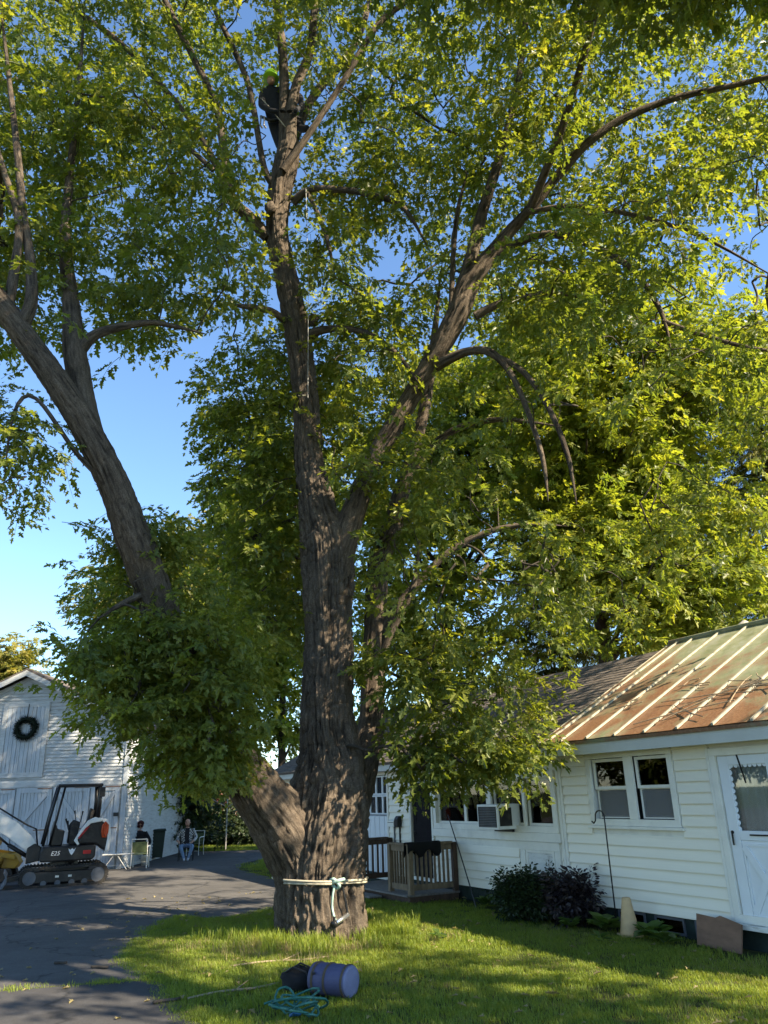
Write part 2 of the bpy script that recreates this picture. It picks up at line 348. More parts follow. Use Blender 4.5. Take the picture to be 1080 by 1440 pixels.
def source(name, V, F, mat, lv):
    me = bpy.data.meshes.new(name); me.from_pydata(V, [], F); me.materials.append(MATS[mat])
    a = me.attributes.new('lv', 'FLOAT', 'FACE'); a.data.foreach_set('value', np.asarray(lv, np.float32))
    return bpy.data.objects.new(name, me)          # never linked to the scene: only its copies appear

HALF = [(0,0),(.03,.29),(.21,.14),(.46,.47),(.52,.15),(.74,.19),(1,0)]
def leaf(V, F, lv, org, fwd, up, size, rnd, fold=.12, half=HALF):
    fwd = fwd.normalized(); sd = up.cross(fwd).normalized(); up = fwd.cross(sd)
    for s in (1,-1):
        o = len(V)
        for x, y in half: V.append(tuple(org+fwd*(x*size)+sd*(y*size*s)+up*(size*(abs(y)*fold*2-.22*x*x))))
        F.append(tuple(range(o,o+len(half))) if s > 0 else tuple(range(o,o+len(half)))[::-1]); lv.append(rnd)
def spray(name, mat, seed, n=15, length=.5, size=.125, droop=.5, half=HALF):
    rd = random.Random(seed); V=[]; F=[]; lv=[]
    mb = MB(); pts=[]
    for i in range(5): t=i/4; pts.append(Vector((t*length, .06*math.sin(t*3+seed)*length, -droop*length*t*t*.6)))
    mb.tube(pts, [.005,.004,.0035,.003,.002], 3); V += mb.v; F += mb.f; lv += [.0]*len(mb.f)
    for k in range(n):
        t = (.15+.85*(k+.5)/n); i = min(int(t*4),3); u = t*4-i; p = pts[i].lerp(pts[i+1], u)
        side = 1 if k%2 else -1; ang = side*rd.uniform(.4,1.35) if k < n-1 else 0
        d = Vector((math.cos(ang), math.sin(ang), rd.uniform(-.9,.15)))
        up = Vector((rd.gauss(0,.45), rd.gauss(0,.45), 1))
        pet = d.normalized()*rd.uniform(.04,.10)
        leaf(V,F,lv, p+pet, d, up, size*rd.uniform(.7,1.25), rd.random(), half=half)
    return source(name, V, F, mat, lv)

# ------------------------------------------------------------------ ground, driveway, lawn
def inpoly(x, y, poly):
    x = np.asarray(x); y = np.asarray(y); r = np.zeros(x.shape, bool); n = len(poly)
    for i in range(n):
        x0,y0 = poly[i][:2]; x1,y1 = poly[(i+1)%n][:2]
        c = ((y0 > y) != (y1 > y)); xx = (x1-x0)*(y-y0)/((y1-y0) if y1 != y0 else 1e-9)+x0; r ^= c & (x < xx)
    return r
g = MB(); g.add([(-500,-300,0),(500,-300,0),(500,900,0),(-500,900,0)], [(0,1,2,3)]); struct(g.build('ground', 'lawn_soil'))
EDGE = [gnd(*p) for p in ((278,1440),(258,1420),(225,1384),(207,1367),(178,1352),(182,1333),(213,1310),(249,1290),(284,1294),(320,1293),(383,1279))]
def wob(pts, k=5, amp=.05, sd=1):
    rd = random.Random(sd); out = []
    for a, b in zip(pts[:-1], pts[1:]):
        for i in range(k):
            t = i/k; p = a.lerp(b, t); out.append(Vector((p.x+(rd.uniform(-amp,amp) if i else 0), p.y+(rd.uniform(-amp,amp) if i else 0), p.z)))
    return out+[pts[-1]]
E2 = wob([Vector((-.9,6.6,0))]+EDGE+[Vector(p) for p in ((-1.3,18.6,0),(-2.3,21.2,0),(-4.7,25.8,0),(-5.1,28,0),(-4.3,33,0),(-4.2,35,0))])
J0, J1 = gnd(-200,1410), gnd(192,1379)             # joint between the apron and the old driveway
ie = min(range(len(E2)), key=lambda i: (E2[i]-J1).length)
drive = [Vector((-60,J0.y+6,0)), Vector((-30,J0.y+1.5,0)), J0, J1.lerp(J0,.5)+Vector((0,.04,0))]+E2[ie:]+[Vector(p) for p in ((-9,35.6,0),(-9.3,34,0),(-60,34,0))]
apron = [Vector((-60,-20,0)), Vector((-.4,-20,0)), Vector((-.4,5,0))]+E2[:ie]+[J1+Vector((-.05,-.09,0)), J1.lerp(J0,.5)+Vector((0,-.07,0)), J0+Vector((0,-.1,0)), Vector((-30,J0.y+1.4,0)), Vector((-60,J0.y+5.9,0))]
for nm, pl, z, mt in (('driveway', drive, .012, 'asphalt'), ('driveway_apron', apron, .016, 'asphalt_apron')):
    b = MB(); n = len(pl); b.add([(p.x,p.y,z) for p in pl]+[(p.x,p.y,-.05) for p in pl], [tuple(range(n))]+[((i+1)%n,i,n+i,n+(i+1)%n) for i in range(n)]); struct(b.build(nm, mt))
DRV = [tuple(p) for p in drive]; APR = [tuple(p) for p in apron]

# ------------------------------------------------------------------ the white house
HA = R(28.5); HP = Vector((4.55,11.57,0)); HD = Vector((-math.sin(HA),math.cos(HA),0)); HN = Vector((-math.cos(HA),-math.sin(HA),0))
def hw(s, o, z): return HP+HD*s+HN*o+Vector((0,0,z))      # along the wall, out from the wall, up
house = thing('white_house', 'long white clapboard house with rusty metal roof and grey shingle roof', 'house', HP, R(90)+HA)
S0, S1, DEEP = -3.2, 17.2, 6.6
HOLES = [(-1.0,-.08,.36,2.40), (.80,2.54,1.54,2.56), (3.56,7.5,1.40,2.25), (7.72,8.64,.30,2.28), (9.80,11.9,.12,2.50)]
wall = MB(); xs = sorted({S0,S1}|{h[0] for h in HOLES}|{h[1] for h in HOLES}); zs = sorted({.27,2.72}|{h[2] for h in HOLES if h[2] > .27}|{h[3] for h in HOLES})
for x0, x1 in zip(xs[:-1], xs[1:]):
    for z0, z1 in zip(zs[:-1], zs[1:]):
        cx, cz = (x0+x1)/2, (z0+z1)/2
        if not any(h[0] < cx < h[1] and h[2] < cz < h[3] for h in HOLES): wall.box((x0,-.14,z0),(x1,0,z1))
wl_ = wall.box((S0,-DEEP,.27),(S0+.14,-.141,2.72)).box((S1-.14,-DEEP,.27),(S1,-.141,2.72)).box((S0+.141,-DEEP,.27),(S1-.141,-DEEP+.14,2.72)).build('wall', 'white_trim', house)
for s in (S0+.02, S1-.12): MB().prism([(-DEEP-.0,2.721),(0,2.721),(-3.3,4.55)], s, s+.1, 'x').build('gable_wall', 'white_siding', house)
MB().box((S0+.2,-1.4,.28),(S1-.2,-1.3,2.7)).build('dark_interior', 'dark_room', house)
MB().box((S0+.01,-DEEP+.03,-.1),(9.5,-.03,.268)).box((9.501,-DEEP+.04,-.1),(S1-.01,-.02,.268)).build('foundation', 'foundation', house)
bd = MB().prism([(.001,0),(.036,0),(.038,.012),(.006,.158),(.001,.158)], 0, 1, 'x'); bme = bpy.data.meshes.new('siding_board'); bme.from_pydata(bd.v, [], bd.f); bme.materials.append(MATS['white_siding'])
BLOCK = [(-1.2,.07,0,2.6), (.70,2.62,1.46,3), (3.40,7.64,1.16,2.42), (3.46,4.66,.2,1.2), (7.64,8.72,.2,2.4), (9.7,12.0,0,2.62), (3.26,3.42,0,3)]
z = .27; rd = random.Random(2)
while z < 2.6:
    cuts = [(S0,S1)]
    for b0, b1, z0, z1 in BLOCK:
        if z+.15 > z0 and z < z1-.02:
            cuts = [q for c in cuts for q in ((c[0],min(c[1],b0)),(max(c[0],b1),c[1])) if q[1]-q[0] > .03]
    for c in cuts:
        parts = [c] if c[1]-c[0] < 4.5 else [(c[0],(c[0]+c[1])/2+rd.uniform(-.8,.8)), None]
        if len(parts) == 2: parts[1] = (parts[0][1], c[1])
        for a, b in parts: share('siding_board', bme, (a+.003, .001+rd.uniform(-.001,.001), z), (b-a-.006,1,1), wl_)
    z += .152
# trims
tr = MB(); tr.box((3.27,.001,.27),(3.33,.044,2.58)).box((3.345,.001,.27),(3.405,.042,2.58)); tr.build('corner_trim', 'white_trim', house, bevel=.004)
MB().box((.035,.001,.27),(.085,.045,2.58)).build('corner_trim', 'white_trim', house, bevel=.004)
MB().box((S0,.001,2.545),(S1,.02,2.66)).build('frieze_board', 'white_trim', house)
# eaves
MB().box((S0-.25,.32,2.57),(3.30,.35,2.775)).build('fascia', 'grey_fascia', house, bevel=.004)
MB().box((3.302,.318,2.57),(S1+.25,.346,2.755)).build('fascia', 'grey_fascia', house, bevel=.004)
MB().box((S0-.25,.0,2.66),(S1+.25,.318,2.672)).build('soffit', 'white_trim', house)
# roofs: slope from eave (o=.38) to ridge (o=-3.3)
def slope(o, z0=2.80, z1=4.80): return z0+(z1-z0)*(.38-o)/(3.68)
def roof_part(name, mat, s0, s1, dz=0, z0=2.80, z1=4.80, parent=None):
    b = MB(); b.prism([(.38,z0+dz),(-3.3,z1+dz),(-DEEP-.38,z0+dz),(-DEEP-.38,z0+dz-.05),(-3.3,z1+dz-.05),(.38,z0+dz-.05)], s0, s1, 'x'); return b.build(name, mat, parent)
mroof = roof_part('metal_roof', 'metal_roof', S0-.3, 3.36, -.012, parent=house)
FEET = [3.13,2.74,2.11,1.47,.84,.21,-.42,-1.05,-1.68,-2.31,-2.94,-3.5]
bat = MB()
for (a, z0), (c, z1) in (((.40,2.805),(-3.3,4.81)),):
    bat.prism([(a,z0),(c,z1),(c,z1+.034),(a+.005,z0+.034)], -.018, .018, 'x')
bat = bat.build('seam_batten', 'roof_batten', mroof); bat.location.x = FEET[0]
for s in FEET[1:-1]: share('seam_batten', bat.data, (s,0,0), (1,1,1), mroof)
edges = [3.36]+FEET[1:]
for i, (a, b) in enumerate(zip(edges[:-1], edges[1:])):      # one sheet between two battens
    m_ = MB(); y = [.385-k*(3.685/14) for k in range(15)]; rr = random.Random(i)
    V = []; F = []
    for yy in y:
        for u in (0,.25,.5,.75,1): V.append((b+(a-b)*u, yy, slope(yy)+.006+(rr.uniform(-.003,.004) if 0 < u < 1 else 0)))
    for k in range(14):
        for u in range(4): F.append((k*5+u, k*5+u+1, k*5+u+6, k*5+u+5))
    m_.add(V, F).build('roof_panel', 'metal_roof', mroof)
MB().tube([(S0-.3,-3.3,4.83),(3.38,-3.3,4.83)], .05, 8).build('ridge_cap', 'metal_roof', mroof)
MB().prism([(.38,2.75),(-3.3,4.745),(-3.3,4.815),(.38,2.82)], 3.362, 3.385, 'x').build('rake_trim', 'roof_batten', mroof)
sroof = roof_part('shingle_roof', 'shingle', 3.39, S1+.3, 0, 2.76, 4.69, parent=house)
sh = MB(); y = .40; k = 0; rd = random.Random(4)
while y > -3.2:
    zz = lambda o: 2.76+(4.69-2.76)*(.38-o)/3.68; x = 3.39
    while x < S1+.3:
        w = rd.uniform(.28,.36); x1 = min(x+w, S1+.3); t = .012+rd.uniform(0,.008)
        sh.add([(x,y,zz(y)+t),(x1-.006,y,zz(y)+t),(x1-.006,y-.17,zz(y-.17)+.003),(x,y-.17,zz(y-.17)+.003),(x,y,zz(y)),(x1-.006,y,zz(y))], [(0,1,2,3),(4,5,1,0)]); x = x1
    y -= .14
stuff(sh.build('shingles', 'shingle', sroof))
MB().prism([(-3.44,4.63),(-3.3,4.72),(-3.16,4.63)], 3.4, S1+.3, 'x').build('ridge_cap', 'shingle', sroof)
vp = thing('roof_vent_pipe', 'short capped vent pipe standing on the metal roof ridge', 'vent pipe', hw(1.65,-3.45,4.66))
MB().lathe([(.06,-.06),(.06,.2)], 12).build('pipe', 'vent_grey', vp); MB().lathe([(.13,.2),(.13,.23),(.03,.3)], 12).build('cap', 'vent_grey', vp)
# windows
def frame(b, x0, x1, z0, z1, w, y0, y1):
    b.box((x0,y0,z0),(x1,y1,z0+w)).box((x0,y0,z1-w),(x1,y1,z1)).box((x0,y0,z0+w),(x0+w,y1,z1-w)).box((x1-w,y0,z0+w),(x1,y1,z1-w)); return b
tw = MB(); frame(tw, .72, 2.60, 1.47, 2.60, .10, .001, .045); tw.box((1.54,.0015,1.57),(1.72,.043,2.50))
tw = tw.build('double_window', 'white_trim', house, bevel=.004)
MB().box((.66,.001,1.425),(2.66,.075,1.468)).build('sill', 'white_trim', tw, bevel=.004)
for x0, x1 in ((.83,1.53),(1.73,2.49)):
    f = frame(MB(), x0, x1, 2.02, 2.49, .045, -.06, -.02).build('sash', 'white_trim', tw)
    MB().box((x0+.04,-.045,2.06),(x1-.04,-.04,2.45)).build('pane', 'glass', f)
    f = frame(MB(), x0, x1, 1.58, 2.05, .045, -.10, -.062).build('sash', 'white_trim', tw)
    MB().box((x0+.04,-.085,1.62),(x1-.04,-.08,2.01)).build('pane', 'glass', f)
    MB().box((x0+.045,-.058,1.60),(x1-.045,-.0565,2.0)).build('insect_screen', 'screen', tw)
    cu = MB(); n = 26
    for i in range(n): 
        xa = x0+(x1-x0)*i/n; xb = x0+(x1-x0)*(i+1)/n; ya = -.12+.012*math.sin(i*1.3); yb = -.12+.012*math.sin((i+1)*1.3); h = 2.02+.05*math.sin(i*.5)
        cu.add([(xa,ya,h),(xb,yb,h),(xb,yb,2.5),(xa,ya,2.5)], [(0,1,2,3)])
    cu.build('curtain', 'curtain', tw)
bw = MB(); frame(bw, 3.47, 7.62, 1.32, 2.36, .11, .001, .05); bw.box((5.42,.0012,1.43),(5.58,.048,2.25)); bw.box((4.35,.0012,1.43),(4.43,.04,2.25))
bw = bw.build('picture_window', 'white_trim', house, bevel=.004)
MB().box((3.42,.001,1.17),(7.66,.06,1.318)).build('sill', 'white_trim', bw, bevel=.004)
for x0, x1 in ((3.58,4.35),(4.43,5.42),(5.58,6.46),(6.46,7.51)):
    f = frame(MB(), x0, x1, 1.43, 2.25, .045, -.08, -.03).build('sash', 'white_trim', bw); MB().box((x0+.04,-.06,1.47),(x1-.04,-.055,2.21)).build('pane', 'glass', f)
MB().box((5.66,-.24,1.45),(6.38,-.10,1.74)).build('cardboard_box', 'cardboard', bw); MB().box((5.62,-.13,1.76),(6.42,-.12,2.24)).build('blind', 'curtain', bw)
cu = MB()
for i in range(20):
    xa = 4.0+.35*i/20; xb = 4.0+.35*(i+1)/20; ya, yb = -.2+.02*math.sin(i*1.5), -.2+.02*math.sin(i*1.5+1.5); cu.add([(xa,ya,1.42),(xb,yb,1.42),(xb-.0,yb,2.24),(xa,ya,2.24)], [(0,1,2,3)])
cu.build('curtain', 'curtain', bw)
ac = thing('window_air_conditioner', 'boxy white air conditioner jutting out of the house window', 'air conditioner', hw(4.98,.06,1.37), R(90)+HA)
b = MB(); b.box((-.33,-.12,0),(.33,.40,.44)); b.build('case', 'machine_white', ac, bevel=.012)
for n_, a_, b_ in (('grille', (-.29,.401,.04), (.29,.406,.40)),): MB().box(a_, b_).build(n_, 'rubber', ac)
sl_ = MB()
for i in range(12): sl_.box((-.28,.4065,.05+i*.029),(.28,.412,.062+i*.029))
stuff(sl_.build('grille_slats', 'steel_grey', ac))
for s in (-1,1):
    q = MB(); q.box((s*.331,.08,.06),(s*.336,.36,.38)); q.build('side_grille', 'rubber', ac)
MB().box((-.28,.0,-.05),(.28,.06,-.001)).build('bracket', 'black_metal', ac)
# vent panel
vpn = MB(); frame(vpn, 3.50, 4.62, .30, 1.165, .14, .001, .034); vpn = vpn.build('access_panel', 'white_trim', house, bevel=.004)
frame(MB(), 3.66, 4.46, .46, 1.03, .05, .001, .026).build('panel_frame', 'white_trim', vpn)
for i in range(5): MB().prism([(.001,0),(.02,0),(.008,.094),(.001,.094)], 3.712, 4.408, 'x').build('slat', 'peeling', vpn).location.z = .515+i*.0935
# storm door at the right
sd = MB(); frame(sd, -1.10, .03, .32, 2.52, .10, .001, .05); sd = sd.build('storm_door', 'white_trim', house, bevel=.004)
for a, b in (((-1.0,-.04,.37),(-.84,.02,2.41)), ((-.25,-.04,.37),(-.09,.02,2.41)), ((-.84,-.04,2.29),(-.25,.02,2.41)), ((-.84,-.04,1.33),(-.25,.02,1.45)), ((-.84,-.04,.37),(-.25,.008,1.33))): MB().box(a, b).build('door_rail', 'white_door', sd, bevel=.006)
for p, q in (((-.80,.018,.45),(-.29,.018,1.25)), ((-.80,.016,1.25),(-.29,.016,.45))): MB().bar(p, q, .10, .02, (0,1,0)).build('cross_brace', 'white_door', sd, bevel=.004)
frame(MB(), -.83, -.26, .41, 1.29, .03, .009, .02).build('moulding', 'white_door', sd)
MB().box((-.84,-.02,1.45),(-.25,-.015,2.29)).build('pane', 'glass', sd)
cu = MB(); n = 40
for i in range(n):
    xa = -.86+.64*i/n; xb = -.86+.64*(i+1)/n; ya, yb = -.09+.022*math.sin(i*.8), -.09+.022*math.sin(i*.8+.8); cu.add([(xa,ya,1.4),(xb,yb,1.4),(xb,yb,2.3),(xa,ya,2.3)], [(0,1,2,3)])
cu.build('curtain', 'curtain', sd, smooth=True)
sc_ = MB()
for i in range(11): sc_.lathe([(.001,0),(.034,0),(.034,.008),(.001,.008)], 10, Matrix.Translation((-.25,.002,1.47+i*.08))@Matrix.Rotation(R(90),4,'X'))
for i in range(8): sc_.lathe([(.001,0),(.034,0),(.034,.008),(.001,.008)], 10, Matrix.Translation((-.81+i*.075,.003,2.285))@Matrix.Rotation(R(90),4,'X'))
sc_.build('scalloped_trim', 'white_door', sd)
b = MB(); b.lathe([(.001,0),(.022,0),(.022,.012),(.001,.02)], 10, Matrix.Translation((-.15,.04,1.43))@Matrix.Rotation(R(90),4,'X')); b.bar((-.15,.045,1.43),(-.155,.05,1.27), .018, .015, (0,1,0)); b.build('handle', 'black_metal', sd)
MB().bar((-.80,.03,2.46),(-.30,.03,2.445), .02,.02).build('door_closer', 'black_metal', sd)
MB().bar((-.42,.03,2.44),(-.50,.03,2.05), .018,.012,(0,1,0)).build('hook_bar', 'black_metal', sd)
MB().bar((-.82,.03,1.40),(-.42,.03,1.40), .018,.02).build('latch_bar', 'black_metal', sd)
MB().box((-1.12,.001,.255),(.05,.13,.318)).build('threshold', 'peeling', sd, bevel=.006)
# dark entry door
ed = MB(); frame(ed, 7.66, 8.70, .24, 2.34, .07, .001, .045); ed = ed.build('entry_door', 'white_trim', house, bevel=.004)
MB().box((7.735,-.07,.31),(8.625,-.02,2.265)).build('door_leaf', 'dark_door', ed)
for z0, z1 in ((.42,1.0),(1.1,1.25),(1.35,2.15)): frame(MB(), 7.84, 8.52, z0, z1, .04, -.019, -.008).build('moulding', 'dark_door', ed)
b = MB(); b.lathe([(.03,0),(.035,.02),(.001,.045)], 10, Matrix.Translation((8.56,-.019,1.22))@Matrix.Rotation(R(-90),4,'X')); b.build('knob', 'black_metal', ed)
# white panelled garage door with small panes
gd = MB(); frame(gd, 9.72, 11.98, .14, 2.58, .08, .001, .04); gd = gd.build('garage_door', 'white_trim', house, bevel=.004)
MB().box((9.81,-.09,.15),(11.89,-.05,1.56)).build('door_leaf', 'old_white_vertical', gd)
for i in range(8): MB().box((9.82+i*.26,-.049,.22),(10.06+i*.26,-.038,1.54)).build('plank', 'white_door', gd)
for i in range(6):
    for j in range(2):
        f = frame(MB(), 9.82+i*.345, 10.16+i*.345, 1.58+j*.46, 2.03+j*.46, .035, -.09, -.045).build('window', 'white_door', gd); MB().box((9.85+i*.345,-.07,1.61+j*.46),(10.13+i*.345,-.066,2.0+j*.46)).build('pane', 'glass', f)
# mailboxes beside the entry door
for k, (s, mt, w, h, lab) in enumerate(((9.42,'white_trim',.30,.17,'small white mailbox fixed beside the dark entry door'), (9.16,'black_metal',.16,.24,'black mailbox on a post beside the dark entry door'))):
    mbx = thing('mailbox', lab, 'mailbox', hw(s,.05,1.32), R(90)+HA)
    MB().prism([(-.02,0),(.10,0),(.10,h*.75),(.05,h),(-.02,h)], -w/2, w/2, 'x').build('box', mt, mbx, bevel=.008); MB().box((-w/2+.02,.101,h*.55),(w/2-.02,.108,h*.62)).build('slot', 'black_metal', mbx)
    MB().box((-.015,-.02,-1.2),(.015,.01,0)).build('post', 'black_metal' if k else 'steel_grey', mbx)
# basement windows
for s in (.5,1.25,2.0):
    f = frame(MB(), s-.28, s+.28, .03, .25, .03, -.029, -.005).build('basement_window', 'steel_grey', house); MB().box((s-.25,-.026,.06),(s+.25,-.02,.22)).build('pane', 'glass', f)

# ------------------------------------------------------------------ porch
porch = thing('wooden_porch', 'small weathered wooden porch with railings at the dark entry door', 'porch', HP, R(90)+HA)
for i in range(10): MB().box((6.72,.04+i*.125,.13),(9.72,.155+i*.125,.165)).build('deck_board', 'grey_deck', porch, bevel=.004)
for a, b in (((6.74,1.16,-.02),(9.7,1.2,.128)), ((6.74,.06,-.02),(6.79,1.158,.128)), ((9.65,.06,-.02),(9.69,1.158,.128))): MB().box(a, b).build('skirt_board', 'dark_wood', porch)
for i in range(2): MB().box((7.75,1.30+i*.15,.055),(9.7,1.44+i*.15,.09)).build('step_board', 'grey_deck', porch, bevel=.004)
MB().box((7.8,1.3,-.02),(9.65,1.55,.054)).build('step_riser', 'dark_wood', porch)
def rail(p, q, nb, mat, z0=.165, hi=1.10):
    p, q = Vector(p), Vector(q)
    MB().bar(p+Vector((0,0,hi-.02)), q+Vector((0,0,hi-.02)), .13, .04).build('rail_cap', mat, porch, bevel=.004)
    MB().bar(p+Vector((0,0,hi-.10)), q+Vector((0,0,hi-.10)), .04, .11).build('top_rail', mat, porch, bevel=.004)
    MB().bar(p+Vector((0,0,z0+.12)), q+Vector((0,0,z0+.12)), .04, .11).build('bottom_rail', mat, porch, bevel=.004)
    me = None
    for i in range(nb):
        c = p.lerp(q, (i+1)/(nb+1))
        if me is None:
            o = MB().box((-.019,-.019,z0+.1),(.019,.019,hi-.06)).build('baluster', mat, porch); me = o.data; o.location = (c.x,c.y,0)
        else: share('baluster', me, (c.x,c.y,0), (1,1,1), porch)
for s, o, mt in ((6.80,1.14,'porch_wood'),(7.62,1.14,'porch_wood'),(6.80,.09,'dark_wood'),(9.6,.09,'dark_wood'),(9.6,1.14,'dark_wood')): MB().box((s-.05,o-.05,.02 if o > .5 else .16),(s+.05,o+.05,1.08)).build('post', mt, porch, bevel=.005)
rail((6.86,1.14,0),(7.56,1.14,0), 5, 'porch_wood'); rail((6.80,.15,0),(6.80,1.08,0), 8, 'porch_wood'); rail((9.6,.15,0),(9.6,1.08,0), 6, 'dark_wood')
cl = MB(); n = 14; V = []; F = []; rd = random.Random(5)
prof = [(-.085,-.20),(-.08,-.10),(-.072,.0),(-.02,.012),(.03,.012),(.075,0),(.082,-.10),(.087,-.22)]
for i in range(n+1):
    t = i/n; yy = .45+.78*t
    for j, (dx, dz) in enumerate(prof): V.append((6.80+dx*(1+.08*math.sin(i*1.7)), yy, 1.105+(dz*(1+.35*math.sin(i*.9+j)) if j in (0,1,6,7) else dz)))
for i in range(n):
    for j in range(7): F.append((i*8+j, i*8+j+1, i*8+j+9, i*8+j+8))
o = cl.add(V, F).build('black_cloth', 'black_cloth', None, smooth=True); o.location = HP; o.rotation_euler = (0,0,R(90)+HA); sm = o.modifiers.new('thick','SOLIDIFY'); sm.thickness = .008; sm.offset = 1
tag(o, 'black cloth draped over the wooden porch railing', 'cloth')

# ------------------------------------------------------------------ the barn
BY, BX0, BX1, PK = 27.8, -16.6, -9.0, Vector((-12.75,27.8,6.42)); EV = 4.55
barn = thing('white_barn', 'weathered white clapboard barn with gable front and braced plank doors', 'barn', (PK.x,BY,0))
def bl(p): return (p[0]-PK.x, p[1]-BY, p[2])
hl = BX0-PK.x; hr = BX1-PK.x
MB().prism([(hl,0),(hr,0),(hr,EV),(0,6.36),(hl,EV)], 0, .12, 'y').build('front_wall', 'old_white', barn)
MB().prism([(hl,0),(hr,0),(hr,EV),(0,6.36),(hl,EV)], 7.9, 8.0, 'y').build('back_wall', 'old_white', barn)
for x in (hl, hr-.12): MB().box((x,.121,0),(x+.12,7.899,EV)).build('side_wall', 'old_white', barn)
sdg = MB(); z = 0
while z < 6.3:                                               # narrow clapboards of front and right side
    xl, xr = hl, hr
    if z+.11 > EV:
        k = (6.36-z-.11)/(6.36-EV); xl, xr = hl*k, hr*k
    if xr-xl > .1 and k if z+.11 > EV else True:
        sdg.add([(xl,-.002,z),(xr,-.002,z),(xr,-.034,z),(xl,-.034,z),(xl,-.002,z+.118),(xr,-.002,z+.118)], [(0,1,2,3),(3,2,5,4)])
    if z+.11 < EV: sdg.add([(hr+.002,0,z),(hr+.002,8,z),(hr+.034,8,z),(hr+.034,0,z),(hr+.002,0,z+.118),(hr+.002,8,z+.118)], [(0,1,2,3),(3,2,5,4)])
    z += .115
stuff(sdg.build('clapboards', 'old_white', barn))
sl_r = (6.36-EV)/hr; sl_l = (6.36-EV)/-hl
rf = MB(); rf.prism([(0,6.60),(hr+.35,6.60-sl_r*(hr+.35)),(hr+.35,6.48-sl_r*(hr+.35)),(0,6.48),(hl-.35,6.48-sl_l*(-hl+.35)),(hl-.35,6.60-sl_l*(-hl+.35))], -.35, 8.3, 'y'); rf.build('roof', 'shingle', barn)
for x, k in ((hr+.35,sl_r),(hl-.35,sl_l)):
    MB().prism([(0,6.52),(x,6.52-k*abs(x)),(x,6.33-k*abs(x)),(0,6.33)], -.39, -.355, 'y').build('rake_board', 'old_white', barn)
    MB().prism([(0,6.34),(x*.95,6.34-k*abs(x*.95)),(x*.95,6.2-k*abs(x*.95)),(0,6.2)], -.06, -.024, 'y').build('frieze_board', 'old_white', barn)
for x in (hr-.14, hl): MB().box((x,-.06,0),(x+.16,-.024,EV)).build('corner_board', 'old_white_vertical', barn)
MB().box((hl+.2,-.06,2.62),(hr-.17,-.03,2.78)).build('door_track_board', 'old_white', barn)
def bx(px, py): return at(px, py, BY).x-PK.x
def bz(px, py): return at(px, py, BY).z
x0, x1, z0, z1 = bx(9,1030), bx(61,1030), bz(35,1089), bz(35,994)
hd = thing; loft = frame(MB(), x0-.16, x1+.16, z0-.1, z1+.14, .16, -.075, -.024).build('loft_door', 'old_white', barn)
n = 9; pm = MB()
for i in range(n): a = x0+.005+(x1-x0-.01)*i/n; pm.box((a+.004,-.06-.003*(i%3),z0+.06),(a+(x1-x0)/n-.008,-.025,z1-.02))
pm.build('plank_panel', 'old_white_vertical', loft)
bnd = [bx(p,1135) for p in (-32,22,74,127,171)]; ztop = 2.6
for i, (a, b) in enumerate(zip(bnd[:-1], bnd[1:])):
    b -= .04
    if i == 3: b = hr-.2
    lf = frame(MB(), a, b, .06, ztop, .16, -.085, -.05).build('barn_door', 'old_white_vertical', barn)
    pm = MB(); n = 10
    for j in range(n): s_ = a+(b-a)*j/n; pm.box((s_+.003,-.049-.003*(j%2),.08),(s_+(b-a)/n-.006,-.026,ztop-.02))
    pm.build('plank_panel', 'old_white_vertical', lf)
    MB().box((a+.162,-.083,1.18),(b-.162,-.052,1.32)).build('middle_rail', 'old_white_vertical', lf)
    p, q = ((a+.17,-.075,1.36),(b-.17,-.068,ztop-.19)) if i%2 else ((a+.17,-.068,ztop-.19),(b-.17,-.068,1.36))
    MB().bar(p, q, .03, .12, (0,0,1)).build('brace', 'old_white_vertical', lf)
    for zz in (ztop-.05, 1.25): MB().box((b-.5,-.095,zz),(b-.02,-.086,zz+.035)).build('strap_hinge', 'board_brown', lf)
MB().box((hr-.36,-.10,1.62),(hr-.2,-.051,1.74)).build('meter_box', 'black_plastic', barn)
wr = thing('wreath', 'dark round evergreen wreath hanging on the barn loft door', 'wreath', at(36,1024,BY-.14))
rd = random.Random(9); m_ = MB()
for i in range(1500):
    a = rd.uniform(0, 6.283); b = rd.uniform(0, 6.283); c = Vector((math.cos(a)*.31, 0, math.sin(a)*.31)); nn = Vector((math.cos(a)*math.cos(b), math.sin(b)*.6, math.sin(a)*math.cos(b)))
    p = c+nn*.04; q = c+nn*rd.uniform(.10,.22)+Vector((-math.sin(a),0,math.cos(a)))*rd.uniform(-.09,.09); s_ = nn.cross(Vector((rd.random(),rd.random(),rd.random()))).normalized()*.014
    m_.add([p-s_,p+s_,q], [(0,1,2)])
stuff(m_.build('needles', 'wreath', wr)); MB().tube([(math.cos(a)*.31,0,math.sin(a)*.31) for a in [i*.2618 for i in range(24)]], .055, 8, True).build('ring', 'wreath', wr, smooth=True)
MB().tube([(0,.03,.36),(.01,.05,.82)], .012, 6).build('cord', 'black_metal', wr)

